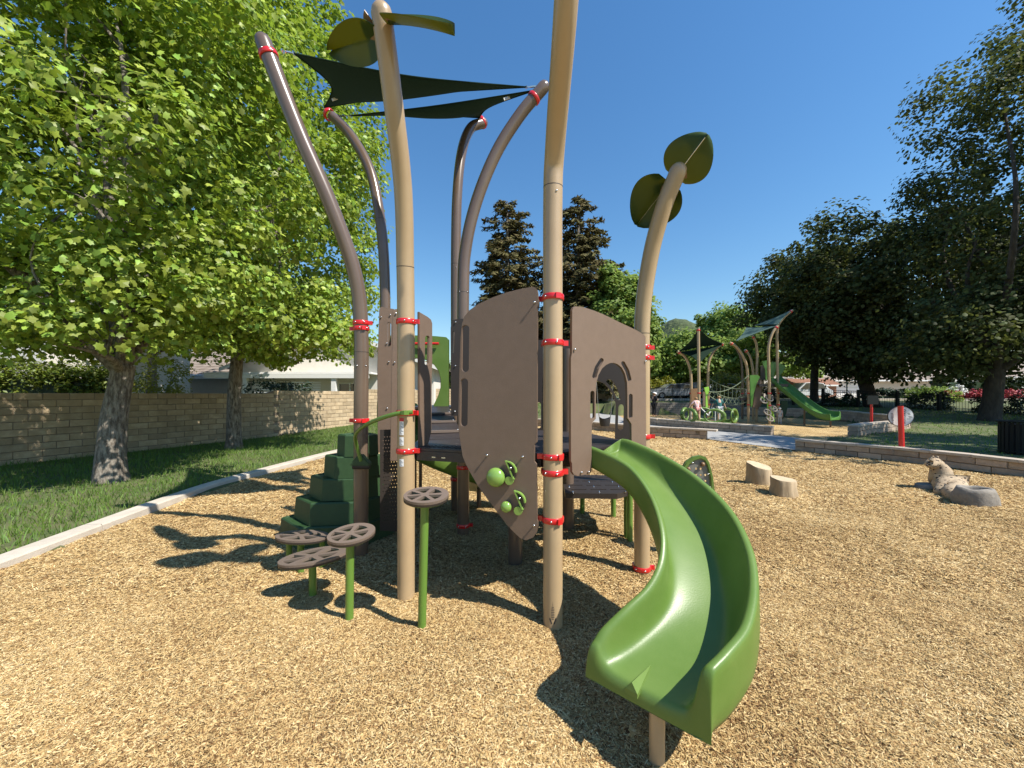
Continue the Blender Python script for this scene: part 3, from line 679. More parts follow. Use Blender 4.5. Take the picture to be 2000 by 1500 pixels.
def tree(name, label, base, trunk, fork, crown_c, crown_r, tpl, leafmat, bark, ncl, per, rad, size, seed, near=0, lo=0.55, zmin=None, nlimb=9, group=None, taper=0.0, lump=0.18, extra=None, up=0.7, zvar=0.3):
    root = thing(name, label, 'tree', base, group)
    b = Vector(base); f = Vector(fork); r = random.Random(seed)
    mb = MB(); pts = []; rs = []
    for i in range(9):
        t = i/8; p = b.lerp(f, t)+Vector((math.sin(t*5+seed)*0.03, math.cos(t*4+seed)*0.03, 0)); p.z -= 0.1*(1-t); pts.append(p)
        rs.append(trunk*(1+0.35*math.exp(-t*(f.z-b.z)/0.16)-0.22*t))
    mb.tube(pts, rs, 20); ob = mb.build('trunk', bark, root, smooth=60)
    for v in ob.data.vertices:
        w_ = v.co; k = noise.noise(Vector((w_.x*7, w_.y*7, w_.z*2.2+seed)))*0.035*(trunk/0.2)*0.6; n_ = Vector((w_.x, w_.y, 0)); v.co += n_.normalized()*k if n_.length > 0 else n_
    cl = clumps(crown_c, crown_r, ncl, seed, lo, zmin, lump, taper)
    if extra is not None: cl = np.concatenate([cl, extra])
    sel = [cl[i] for i in np.random.default_rng(seed).choice(len(cl), nlimb, replace=False)]
    tips = [Vector(tuple(p)) for p in sel]
    for i, tp in enumerate(tips):
        s = f+Vector((0, 0, -0.1)); tp = s.lerp(tp, 0.9); pp = limb_path(s, tp, 0.18, seed*7+i); n = len(pp)
        mb = MB(); mb.tube(pp, [trunk*(0.6 if i < 3 else 0.42)*(1-0.85*k/(n-1)) for k in range(n)], 8)
        for j in range(4):      # smaller boughs
            q = pp[random.Random(i*9+j).randrange(2, n)]; e = cl[random.Random(i*31+j).randrange(len(cl))]; e = Vector(tuple(e))
            e = q+(e-q)*min(1, 1.8/(e-q).length)
            mb.tube(limb_path(q, e, 0.15, i*5+j), [trunk*0.14*(1-0.8*k/8) for k in range(9)], 5)
        mb.build('limb', bark, root, smooth=60)
    pos, Rm, sc = leaves_on(cl, crown_c, per, rad, size, seed+1, up)
    if zmin is not None: ok = pos[:, 2] > zmin-0.25+zvar*(np.sin(pos[:, 0]*1.3+seed)+np.sin(pos[:, 0]*3.1+pos[:, 1]*1.7))*0.5; pos, Rm, sc = pos[ok], Rm[ok], sc[ok]
    if near:
        x, y, z = pos.T; vis = (y > 0.5) & (np.abs(x) < 1.33*y) & (z-1.5 < 1.02*y)
        d = np.where(vis, np.linalg.norm(pos-np.array([0, 0, 1.5]), axis=1)/sc, 1e9); idx = np.argsort(d)[:near]; keep = np.ones(len(pos), bool); keep[idx] = False
        me = bpy.data.meshes.new('leaf'); me.from_pydata([tuple(p) for p in tpl[0]], [], [tuple(t) for t in tpl[1]]); me.materials.append(leafmat); o = org(root)
        for i in idx:
            ob = bpy.data.objects.new('leaf', me); S.collection.objects.link(ob); ob.parent = root
            m4 = Matrix([[float(Rm[i][a][c_]) for c_ in range(3)] for a in range(3)]).to_4x4()*1
            m4 = Matrix.Translation(Vector(tuple(pos[i]))-o)@m4@Matrix.Scale(float(sc[i]), 4); ob.matrix_local = m4
        pos, Rm, sc = pos[keep], Rm[keep], sc[keep]
    v, t = leaf_mesh(MPS if near else tpl, pos, Rm, sc); fast_mesh('crown', v, t, leafmat, root, kind='stuff')
    return root
MPS = simple_maple()
MAP, LOB, RHO, SPR = maple(), lobed(), rhomb(), spray()
tree('plane_tree', 'nearest bright green tree on the left lawn with pale thick forked trunk', (-6.72, 6.43, 0.05), 0.2, (-6.62, 6.5, 2.0), (-7.0, 6.5, 5.9), (3.2, 2.8, 4.3), MAP, M['leaf_plane'], M['bark'], 400, 104, 0.52, 0.098, 21, near=300, zmin=2.3, lump=0.12, extra=np.concatenate([clumps((-6.9, 5.9, 3.0), (2.9, 1.3, 0.95), 70, 3), clumps((-9.3, 7.2, 8.2), (1.9, 1.8, 2.6), 90, 5)]))
tree('plane_tree', 'second bright green tree on the left lawn, dark slimmer trunk by the block wall', (-7.42, 10.2, 0.05), 0.17, (-7.3, 10.3, 3.2), (-7.1, 10.6, 7.4), (3.5, 3.5, 6.4), MAP, M['leaf_plane'], M['bark'], 560, 92, 0.52, 0.108, 33, near=300, zmin=2.65, lump=0.10, extra=clumps((-5.9, 10.2, 3.2), (2.0, 1.6, 1.2), 80, 4))
tree('plane_tree', 'tall light green tree behind the two left trees, only its crown showing', (-16.5, 17.5, 0.05), 0.2, (-16.3, 17.5, 3.5), (-14.2, 17.6, 9.0), (4.2, 3.2, 7), LOB, M['leaf_plane'], M['bark'], 300, 50, 0.8, 0.24, 44, zmin=3.8)
# oaks at right
tree('oak_tree', 'huge dark oak with leaning trunk behind the right-hand fence', (24.9, 26.5, 0.5), 0.45, (23.8, 26.2, 3.2), (26.2, 26, 8.4), (8.6, 6, 4.9), LOB, M['leaf_oak'], M['barkdk'], 620, 85, 0.95, 0.21, 51, zvar=0.8, zmin=2.7, lump=0.2, extra=clumps((25.6, 26, 4.2), (4.6, 4, 1.9), 110, 18))
tree('oak_tree', 'dark oak with thick trunk standing on the lawn inside the fence', (21.5, 17.3, 0.14), 0.36, (21.9, 17.4, 2.6), (27.6, 17.5, 11.3), (7.6, 5.5, 9.4), LOB, M['leaf_oak'], M['barkdk'], 800, 85, 0.85, 0.16, 62, zvar=0.8, zmin=2.1, lump=0.2, extra=clumps((22.3, 17.5, 4.4), (4.3, 3, 2.0), 120, 8))
tree('oak_tree', 'rounder dark green oak at the left end of the right-hand tree group', (24.8, 31.5, 0.9), 0.3, (24.6, 31.2, 4.4), (24.3, 29.8, 8.8), (5.6, 4.5, 4.0), LOB, M['leaf_oak'], M['barkdk'], 330, 75, 0.85, 0.22, 73, zmin=4.6, lump=0.22)
tree('oak_tree', 'tall oak outside the picture on the right whose shade falls on the lawn', (19.0, 6.6, 0.14), 0.3, (19.0, 6.6, 5), (18.6, 6.5, 9.6), (4.4, 3.8, 3.6), LOB, M['leaf_oak'], M['barkdk'], 200, 34, 0.8, 0.25, 84, zmin=5.2, lump=0.25)
# middle distance broadleaf trees
tree('sycamore', 'light green tree right behind the arch panel, beside the redwoods', (9.6, 33.5, 0.9), 0.25, (9.6, 33.5, 3.8), (9.4, 33.5, 7.2), (3.3, 3, 5.0), LOB, M['leaf_light'], M['bark'], 260, 75, 0.75, 0.27, 91, zmin=2.2, taper=0.25)
tree('sycamore', 'broad pale green tree behind the far play structure, below the hill', (20.5, 46, 1.1), 0.3, (20.5, 46, 3.8), (21.5, 46, 5.2), (8.4, 4, 3.1), LOB, M['leaf_light'], M['bark'], 380, 65, 1.0, 0.33, 92, zmin=2.6, lump=0.25)
tree('sycamore', 'tallest pale green tree above the far shade sails', (28.0, 50, 1.1), 0.3, (28, 50, 5), (28.5, 50, 8.4), (5.0, 4, 4.4), LOB, M['leaf_light'], M['bark'], 260, 65, 1.0, 0.33, 93, zmin=3, lump=0.25)
tree('sycamore', 'pale green tree just right of the tan post with the leaf toppers', (12.4, 41, 1.0), 0.25, (12.4, 41, 4), (12.5, 41, 6.0), (2.7, 3, 4.6), LOB, M['leaf_light'], M['bark'], 230, 70, 0.8, 0.28, 94, zmin=2.4, lump=0.25)
tree('sycamore', 'pale tree between the far slide and the dark oaks', (29.5, 42, 1.1), 0.25, (29.3, 42, 4), (29.5, 42, 6.2), (5, 3, 3.6), LOB, M['leaf_light'], M['bark'], 200, 65, 0.9, 0.3, 95, zmin=3.6, lump=0.25)

def shrub(name, label, c, rad, m, n, size, seed, cat='shrub', group=None, tpl=None):
    root = thing(name, label, cat, (c[0], c[1], max(0, c[2]-rad[2])), group)
    cl = clumps(c, rad, n, seed, 0.6, None, 0.2); mb = MB(); z0 = c[2]-rad[2]
    for i in range(5): mb.tube(limb_path((c[0]+0.05*i-.1, c[1], z0-0.2), Vector(tuple(cl[i])), 0.1, i), 0.02, 5)
    mb.build('stems', M['bark'], root)
    pos, Rm, sc = leaves_on(cl, c, 32, max(0.15, min(rad)*0.38), size, seed); v, t = leaf_mesh(tpl or RHO, pos, Rm, sc); fast_mesh('foliage', v, t, m, root, kind='stuff'); return root
def hedge(name, label, x0, y0, x1, y1, z0, z1, T, m, seed, n=240, size=0.13):
    root = thing(name, label, 'hedge', ((x0+x1)/2, (y0+y1)/2, z0)); r = np.random.default_rng(seed); t = r.random(n)
    L = math.hypot(x1-x0, y1-y0); ux, uy = (x1-x0)/L, (y1-y0)/L; wv = (r.random(n)-.5)*T
    cl = np.stack([x0+ux*L*t-uy*wv, y0+uy*L*t+ux*wv, z0+(z1-z0)*r.random(n)**0.6+0.07*np.sin(t*23)], 1)
    pos, Rm, sc = leaves_on(cl, (x0, y0, z0-3), 42, 0.26, size, seed); v, tt = leaf_mesh(RHO, pos, Rm, sc); fast_mesh('foliage', v, tt, m, root, kind='stuff')
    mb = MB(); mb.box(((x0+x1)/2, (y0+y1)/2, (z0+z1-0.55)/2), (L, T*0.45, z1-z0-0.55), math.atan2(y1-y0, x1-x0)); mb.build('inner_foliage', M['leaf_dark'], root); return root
hedge('hedge', 'clipped yellow-green hedge rising behind the left end of the block wall', -20.4, 10.9, -16.0, 15.2, 0.6, 2.62, 1.2, M['leaf_hedge'], 5, 700, 0.12)
shrub('shrub', 'airy yellow-green bush above the wall between the two left tree trunks', (-11.6, 12.6, 1.9), (0.85, 0.7, 0.75), M['leaf_yel'], 60, 0.09, 12)
shrub('shrub', 'small dark bush above the wall beside the second tree trunk', (-9.7, 15.6, 1.5), (1.5, 0.6, 0.62), M['leaf_dark'], 55, 0.11, 13)
hedge('hedge', 'green hedge above the wall seen through the gap in the green arch', -6.3, 23.3, -3.2, 27.2, 1.0, 3.6, 1.0, M['leaf_hedge'], 6, 200, 0.14)
shrub('shrub', 'golden green bush behind the far shade sails', (19.9, 36, 2.2), (2.0, 1.2, 1.3), M['leaf_yel'], 90, 0.2, 14)
shrub('shrub', 'round bush by the street seen right of the arch panel', (15.0, 39, 2.0), (1.8, 1, 1.2), M['leaf_yel'], 70, 0.2, 15)
shrub('shrub', 'round clipped bush in front of the white house beyond the slide', (27.2, 41, 2.6), (0.9, 0.9, 0.9), M['leaf_yel'], 40, 0.16, 16)
for i, (x, y, z, rx, rz_, mm, lb) in enumerate([(19.0, 29.5, 1.3, 1.6, 0.6, 'leaf_dark', 'low dark bush under the far slide behind the fence'), (22.6, 26.3, 1.0, 1.3, 0.6, 'leaf_dark', 'dark bush behind the fence left of the leaning oak'),
        (26.6, 24.6, 0.9, 1.7, 0.75, 'leaf_dark', 'dark leafy bush behind the fence behind the welcome sign'), (27.6, 21.6, 0.75, 1.4, 0.7, 'leaf_dark', 'leafy bush behind the fence left of the lawn oak'),
        (26.2, 16.0, 0.6, 0.9, 0.55, 'leaf_dark', 'small bush by the fence at the right edge'), (34, 31, 1.4, 2.4, 0.7, 'leaf_light', 'pale bush across the lawn beyond the right fence')]):
    shrub('shrub', lb, (x, y, z), (rx, 0.9, rz_), M[mm], 60, 0.16, 30+i)
for i, (x, y, z, rx, cl_, lb) in enumerate([(36.5, 32, 1.4, 0.6, 'flower_red', 'scarlet flowering bush left of the lawn oak trunk'), (43.2, 33, 1.5, 0.9, 'flower_red', 'widest scarlet flowering bush right of the lawn oak trunk'),
        (39.8, 33, 1.4, 0.6, 'flower_red', 'small red flowering bush close to the lawn oak trunk'), (38.0, 33, 1.7, 0.7, 'flower_white', 'white flowering bush beside the scarlet one')]):
    shrub('flower_bush', lb, (x, y, z), (rx, 0.7, 0.5), M[cl_], 40, 0.15, 50+i, 'bush')

def conifer(label, x, y, z0, H, rad, seed):
    root = thing('redwood_tree', label, 'tree', (x, y, z0), 'redwoods behind the play structure'); r = random.Random(seed)
    mb = MB(); mb.tube([(x, y, z0-0.3), (x, y, z0+H*0.5), (x, y, z0+H)], [0.5, 0.3, 0.04], 10); mb.build('trunk', M['bark'], root)
    pos = []; nr = []; yw = []; sc = []; bmh = MB(); z = z0+1.5
    while z < z0+H:
        t = (z-z0)/H; prof = rad*(1-t)**0.45*(0.92+0.2*math.sin(z*1.3+seed))+0.2
        for k in range(max(5, int(15*(1-t)+4))):
            a = r.uniform(0, 6.283); L = prof*r.uniform(0.6, 1.12); droop = r.uniform(0.05, 0.28)
            e = Vector((x+math.cos(a)*L, y+math.sin(a)*L, z-L*droop+0.1*L)); bmh.tube([(x, y, z), (x+math.cos(a)*L*.6, y+math.sin(a)*L*.6, z-L*.2*droop), e], [0.05, 0.03, 0.012], 4, False)
            for j in range(int(16+15*L)):
                q = r.uniform(0.2, 1.05)**0.7; w_ = (1.05-q)*L*0.28+0.15; o = r.uniform(-w_, w_)
                pos.append((x+math.cos(a)*L*q-math.sin(a)*o, y+math.sin(a)*L*q+math.cos(a)*o, z-L*droop*q*q+0.1*L*q+r.uniform(-.22, .1)-abs(o)*0.2))
                nr.append((r.gauss(0, .45)+math.cos(a)*.4, r.gauss(0, .45)+math.sin(a)*.4, 1)); sc.append(r.uniform(0.32, 0.72)); yw.append(r.uniform(0, 6.28))
        z += 0.42
    bmh.build('boughs', M['barkdk'], root, kind='stuff')
    v, t = leaf_mesh(SPR, np.array(pos), rot_from(np.array(nr), np.array(yw)), np.array(sc)); fast_mesh('crown', v, t, M['leaf_conifer'], root, kind='stuff')
conifer('left redwood, pointed, between the curved brown posts and the tall tan post', -0.45, 36, 0.6, 19.0, 5.3, 3)
conifer('right redwood, wider and darker, directly behind the tall tan post', 6.2, 36, 0.6, 19.4, 5.7, 4)

hedge('hedge', 'dark hedge mass added to dim the bright house walls across the street', 44, 40, 66, 43, 1.0, 3.3, 1.4, M['leaf_dark'], 9, 300, 0.3)  # added mass that darkens the bright band of house walls
hedge('hedge', 'low dark hedge mass added behind the red flower bushes to dim the background', 33, 36, 52, 35, 0.9, 1.9, 1.2, M['leaf_dark'], 10, 200, 0.25)  # second added mass, lower, for the same darkening
# ================================================================ MAIN PLAY STRUCTURE
PS = thing('play_structure', 'large play structure with tan and brown posts, brown panels, green curved slide and leaf toppers', 'play structure', (0, 3.4, 0))
RP = 0.0645
P1 = (0.272, 2.557); P2 = (-0.80, 2.90); P3 = (-1.40, 3.56); P4 = (-1.62, 4.9); P5 = (1.10, 3.25); P6 = (-0.73, 5.0); P7 = (-0.53, 4.17)
def post(path, m, collars=(), seams=(), bolts=(), label=None, r=RP, dome=True, n=28):
    pp = [Vector(tuple(p)) for p in smooth_path(path, 7)]; mb = MB(); mb.tube(pp, r, n, dome=dome)
    ob = mb.build('post', m, PS, smooth=50, label=label)
    for z, ext in collars:
        k = min(range(len(pp)), key=lambda i: abs(pp[i].z-z)); k = max(1, min(k, len(pp)-2)); ax = (pp[k+1]-pp[k-1]).normalized(); c = pp[k].copy()
        if abs(ax.z) > 0.98:
            a = pp[0]; c = Vector((a.x, a.y, z)) if (c-Vector((a.x, a.y, c.z))).length < 0.02 else Vector((c.x, c.y, z))
        mb = MB(); mb.ring(c, ax, r+0.0005, r+0.0095, 0.038, 28)
        if ext is not None:
            d = Vector((math.cos(ext), math.sin(ext), 0)); rot = Matrix.Rotation(ext, 3, 'Z'); mb.box(c+d*(r+0.022), (0.036, 0.02, 0.034), rot=rot)
            e2 = ext+math.pi*0.72; d2 = Vector((math.cos(e2), math.sin(e2), 0)); mb.box(c+d2*(r+0.012), (0.016, 0.034, 0.036), rot=Matrix.Rotation(e2, 3, 'Z'))
        cl = mb.build('clamp', M['red'], ob, smooth=40)
        if abs(ax.z) > 0.9:
            ac_ = math.atan2(-c.y, -c.x)
            for da in ((-0.15, 0.75) if (round(z*100) % 2) else (-0.7, 0.35)):
                mb = MB(); mb.ball(c+Vector((math.cos(ac_+da), math.sin(ac_+da), 0))*(r+0.010), 0.0075, 10); mb.build('bolt', M['steel'], ob, smooth=60)
    for z, ang in bolts:
        mb = MB()
        for a in ang:
            d = Vector((math.cos(R(a)), math.sin(R(a)), 0)); mb.ball(Vector((pp[0].x, pp[0].y, z))+d*(r+0.001), 0.0075, 8)
        mb.build('bolts', M['steel'], ob, smooth=60)
    for z in seams:
        mb = MB(); k = min(range(len(pp)), key=lambda i: abs(pp[i].z-z)); ax = (pp[k+1]-pp[k-1]).normalized(); mb.ring(pp[k], ax, r-0.01, r+0.0006, 0.003, 28); mb.build('seam', M['panel_dk'], ob)
    return ob
V3 = lambda p, z: (p[0], p[1], z)
# height seen at pixel row py for a post standing at depth D
H = lambda py, D: 1.5+(770-py)/750*D
D1 = P1[1]
p1 = post([V3(P1, -0.25), V3(P1, 0.8), V3(P1, 1.9), V3(P1, 2.8), (0.278, 2.48, 3.1), (0.283, 2.0, 3.56), (0.29, 1.78, 4.1), (0.29, 1.72, 4.45)], M['tan'],
     [(H(582, D1), R(160)), (H(670, D1), R(10)), (H(891, D1), R(175)), (H(922, D1), R(12)), (H(1013, D1), R(170))], [H(362, D1)], [(H(382, D1), (-75, 15)),], 'tall tan post rising out of the picture')
D2 = P2[1]
p2 = post([V3(P2, -0.25), V3(P2, 0.8), V3(P2, 1.9), (P2[0], P2[1]-0.02, 2.45), (-0.783, 2.76, 2.98), (-0.792, 2.56, 3.45), (-0.814, 2.40, 3.88)], M['tan'],
     [(H(629, D2), R(-10)), (H(806, D2), R(-20)), (H(880, D2), R(-5))], [2.42], [], 'tan post with leaf toppers and white warning stickers')
p3 = post([V3(P3, -0.25), V3(P3, 1.2), V3(P3, 2.1), (-1.44, 3.52, 2.6), (-1.60, 3.42, 3.15), (-1.83, 3.3, 3.75), (-2.06, 3.18, 4.42)], M['brown'],
     [(H(631, 3.56), R(0)), (H(642, 3.56), R(180)), (H(821, 3.56), R(180)), (4.30, None)], [H(700, 3.56)], [(H(715, 3.56), (-100, -30))], 'brown post leaning left with domed top')
p4 = post([V3(P4, -0.25), V3(P4, 1.5), V3(P4, 2.8), (-1.66, 4.88, 3.6), (-1.82, 4.95, 4.35), (-2.12, 5.05, 4.9), P(650, 228, 5.2)], M['brown'], [(H(682, 4.9), 0), (H(700, 4.9), 0)], [H(440, 4.9)], [])
t4 = P(638, 222, 5.2); mb = MB(); mb.ring(t4+Vector((.03, 0, -0.01)), (-.7, .1, .55), 0.06, 0.078, 0.045); mb.build('clamp', M['red'], p4, smooth=40)
p5 = post([V3(P5, -0.12), V3(P5, 0.8), V3(P5, 1.7), (1.10, 3.23, 2.2), (1.14, 3.15, 2.65), (1.20, 3.04, 2.98), (1.28, 2.96, 3.22)], M['tan'],
     [(H(679, 3.25), R(0)), (H(699, 3.25), R(0)), (H(852, 3.25), R(-10)), (0.035, R(0))], [H(648, 3.25)], [], 'tan post bending right under two leaf toppers')
p6 = post([V3(P6, -0.25), V3(P6, 1.5), V3(P6, 3.4), (-0.71, 5.02, 4.2), (-0.66, 5.1, 4.75), (-0.56, 5.2, 5.1), P(944, 240, 5.3)], M['brown'], [(H(935, 5.0), None)], [H(520, 5.0)], [(H(525, 5), (-80, -20))], 'slim dark post curving to the right at the top')
mb = MB(); mb.ring(P(942, 239, 5.3), (.8, .1, .5), 0.06, 0.08, 0.045); mb.build('clamp', M['red'], p6, smooth=40)
p7 = post([V3(P7, -0.25), V3(P7, 1.2), V3(P7, 2.6), (-0.50, 4.17, 3.1), (-0.38, 4.16, 3.6), (-0.17, 4.14, 4.1), (0.09, 4.12, 4.5), (0.34, 4.10, 4.78)], M['brown'],
     [(H(912, 4.17), R(-40)), (H(1025, 4.17), 0), (4.68, None)], [H(563, 4.17)], [(H(572, 4.17), (-120, -40))], 'brown post arching right to the sail corner')
mb = MB(); mb.tube([(0.03, 3.5, -0.2), (0.03, 3.5, 1.03)], RP, 24); mb.build('post', M['brown'], PS, smooth=50, label='short post under the deck')
mb = MB(); mb.tube([(0.62, 4.25, -0.2), (0.62, 4.25, 2.0)], RP, 20); mb.build('post', M['brown'], PS, smooth=50)
# marks at the foot of the tall tan post, stickers on the other tan post
def curved_patch(mb, c, a0, a1, z0, z1, r, n=6):
    vs = []; fs = []
    for i in range(n+1):
        a = a0+(a1-a0)*i/n
        for z in (z0, z1): vs.append((c[0]+math.cos(a)*r, c[1]+math.sin(a)*r, z))
    for i in range(n): fs.append((2*i, 2*i+2, 2*i+3, 2*i+1))
    mb.add(vs, fs)
ac = math.atan2(-P1[1], -P1[0])
mb = MB()
for i in range(8): curved_patch(mb, P1, ac-0.16+0.05*(i in (0, 7)), ac+0.16-0.05*(i in (0, 7)), 0.115-i*0.011, 0.119-i*0.011, RP+0.0008, 4)
for s in (-1, 1):
    for k in range(6):
        a = ac+s*(0.30-0.035*k); curved_patch(mb, P1, a-0.05, a+0.05, 0.032-0.005*k, 0.046-0.006*k, RP+0.0008, 2)
for k in range(5): curved_patch(mb, P1, ac-0.03*(5-k)/5, ac+0.03*(5-k)/5, 0.125+k*.006, 0.128+k*.006, RP+0.0008, 2)
mb.build('printed_mark', M['ink'], p1)
a2 = math.atan2(-P2[1], -P2[0])-0.38
for z0, z1, head in ((H(848, D2), H(822, D2), True), (H(868, D2), H(852, D2), False), (H(908, D2), H(894, D2), False)):
    mb = MB(); curved_patch(mb, P2, a2-0.42, a2+0.12, z0, z1, RP+0.001, 8); st_ = mb.build('sticker', M['white'], p2)
    mb = MB(); n = int((z1-z0)/0.009)
    for i in range(1, n): curved_patch(mb, P2, a2-0.38, a2+0.08-0.12*((i*7) % 3), z0+i*0.009-0.001, z0+i*0.009+0.0018, RP+0.0018, 5)
    mb.build('printed_lines', M['ink'], p2)
    if head: mb = MB(); curved_patch(mb, P2, a2-0.42, a2+0.12, z1+0.0005, z1+0.026, RP+0.001, 8); mb.build('sticker', M['sticker_red'], p2)

# ---- shade sails
def sail(name, A, B, C, m, parent, pull=0.13, sag=0.0, n=18, **kw):
    A, B, C = Vector(A), Vector(B), Vector(C); cen = (A+B+C)/3; vs = []; idx = {}; fs = []
    for i in range(n+1):
        for j in range(n+1-i):
            a, b = i/n, j/n; c = 1-a-b; p = A*a+B*b+C*c
            w_ = 4*a*b*(c < 0.5)*(1-c)+4*b*c*(1-a)+4*a*c*(1-b); e = min(1, 4*max(a*b, b*c, a*c)); d = 1-min(a, b, c)*3
            p = p.lerp(cen, pull*e*max(0, d)*1.6 if max(a, b, c) < 1 else 0); p.z -= sag*27*a*b*c; idx[i, j] = len(vs); vs.append(p)
    for i in range(n):
        for j in range(n-i):
            fs.append((idx[i, j], idx[i+1, j], idx[i, j+1]))
            if j < n-i-1: fs.append((idx[i+1, j], idx[i+1, j+1], idx[i, j+1]))
    mb = MB(); mb.add(vs, fs); ob = mb.build(name, m, parent, smooth=80, **kw)
    # hem: a thin roped edge
    h = MB()
    for e in ([idx[i, 0] for i in range(n+1)], [idx[0, j] for j in range(n+1)], [idx[i, n-i] for i in range(n+1)]): h.tube([vs[k] for k in e], 0.008 if parent == PS else 0.02, 6)
    h.build('hem', m, ob, smooth=60)
    return ob
A1, B1, C1 = P(574, 104, 3.3), P(1028, 170, 4.12), P(633, 210, 5.1)
A2, B2, C2 = P(684, 226, 5.0), P(1042, 177, 4.13), P(936, 230, 5.25)
s1 = sail('shade_sail', A1, B1, C1, M['sail'], PS, 0.17, 0.12, label='larger dark green sail reaching the left post')
s2 = sail('shade_sail', A2, B2, C2, M['sail'], PS, 0.15, 0.10, label='lower dark green sail on the right')
def turnbuckle(a, b, parent):
    a, b = Vector(a), Vector(b); mb = MB(); mb.tube([a, b], 0.005, 6); m_ = a.lerp(b, 0.5); mb.tube([a.lerp(b, .25), a.lerp(b, .7)], 0.010, 6)
    mb.ring(a, (b-a).cross(Vector((0, 0, 1))), 0.012, 0.019, 0.008, 10); mb.ring(b, (b-a).cross(Vector((0, 0, 1))), 0.012, 0.019, 0.008, 10); mb.build('turnbuckle', M['steel'], parent, smooth=50)
turnbuckle(P(552, 100, 3.2), A1, s1); turnbuckle(B1, P(1058, 168, 4.1), s1); turnbuckle(C1, P(632, 216, 5.2), s1)
turnbuckle(P(650, 226, 5.2), A2, s2); turnbuckle(B2, P(1056, 178, 4.1), s2); turnbuckle(C2, P(938, 234, 5.3), s2)
for (px, py, D, s_) in ((656, 197, 4.6, s1), (990, 196, 4.3, s2)):
    mb = MB(); mb.box(P(px, py, D)-Vector((0, 0.03, 0)), (0.07, 0.006, 0.03), rot=Matrix.Rotation(R(-20), 3, 'Y')); mb.build('tag', M['white'], s_)

# ---- leaf toppers
def leaf_top(base, tip, width, side, parent, cup=0.10, label=None, bend=0.0):
    b, t = Vector(base), Vector(tip); L = (t-b).length; d = (t-b).normalized(); s = Vector(side); s = (s-d*s.dot(d)).normalized(); n = d.cross(s); nu, nv = 20, 12
    def pt(u, v, off):
        wdt = width/2*(math.sin(math.pi*min(1, max(0.0, (u*0.93+0.06)))**0.78)**0.62)
        if u > 0.97: wdt *= 0.72
        return b+d*(u*L)+s*(v*wdt)+n*(cup*width*(abs(v)**1.5)-bend*L*u*u+off-0.03*width*math.exp(-(v/0.12)**2))
    mb = MB(); vs = []; fs = []
    for off in (0.003, -0.003):
        for i in range(nu+1):
            for j in range(nv+1): vs.append(pt(i/nu, 2*j/nv-1, off))
    m_ = (nu+1)*(nv+1)
    for i in range(nu):
        for j in range(nv):
            a = i*(nv+1)+j; fs.append((a, a+1, a+nv+2, a+nv+1)); fs.append((a+m_, a+m_+nv+1, a+m_+nv+2, a+m_+1))
    bd = [i*(nv+1) for i in range(nu+1)]+[nu*(nv+1)+j for j in range(1, nv+1)]+[i*(nv+1)+nv for i in range(nu-1, -1, -1)]+[j for j in range(nv-1, 0, -1)]
    for k in range(len(bd)): a, c = bd[k], bd[(k+1) % len(bd)]; fs.append((a, c, c+m_, a+m_))
    mb.add(vs, fs); ob = mb.build('leaf_topper', M['leafpl'], parent, smooth=50, label=label)
    for sgn in (1,):   # fan-shaped bracket on the underside
        mb = MB(); vs = [b+n*(-0.006)]; 
        for k in range(11):
            a = R(-62+12.4*k); vs.append(b+d*math.cos(a)*0.27*L+s*math.sin(a)*0.27*L+n*(-0.008+cup*width*abs(math.sin(a)*0.5)**1.5-0.001))
        w2 = [q-n*0.005 for q in vs]; k = len(vs); mb.add(vs+w2, [tuple(range(k)), tuple(reversed(range(k, 2*k)))]+[(i, (i+1) % k, (i+1) % k+k, i+k) for i in range(k)])
        mb.build('bracket', M['bracket'], ob)
        mb = MB(); [mb.ball(b+d*0.12*L*(1 if q else 1.3)+s*(0.07*L*q)-n*0.016, 0.008, 8) for q in (-1, 0, 1)]; mb.tube([b+d*0.05*L-n*0.012, b+d*0.93*L-n*(0.012+0.0*L)+n*(-bend*L*0.8)], 0.003, 6); mb.build('bolts', M['steel'], ob, smooth=60)
    return ob
leaf_top(P(1318, 347, 3.0), P(1382, 262, 2.78), 0.375, (.266, .013, -.212), PS, 0.14, 'upper leaf topper over the right tan post')
leaf_top(P(1308, 356, 3.06), P(1243, 440, 3.27), 0.42, (.279, .012, -.232), PS, 0.12, 'lower leaf topper behind the right tan post')
leaf_top(P(762, 50, 2.40), P(886, 46, 2.25), 0.32, (0.05, -1, -0.92), PS, -0.16, 'leaf topper pointing right, seen edge on', -0.12)
leaf_top(P(746, 70, 2.44), P(648, 98, 2.72), 0.24, (.135, .334, -.308), PS, 0.16, 'leaf topper pointing left')
leaf_top((0.31, 1.74, 4.28), (0.70, 1.9, 4.42), 0.36, (0, 1, 0.1), PS, -0.12, 'leaf topper above the picture')
leaf_top((0.27, 1.74, 4.25), (-0.10, 1.55, 4.4), 0.36, (0, 1, 0.1), PS, -0.12, 'leaf topper above the picture')

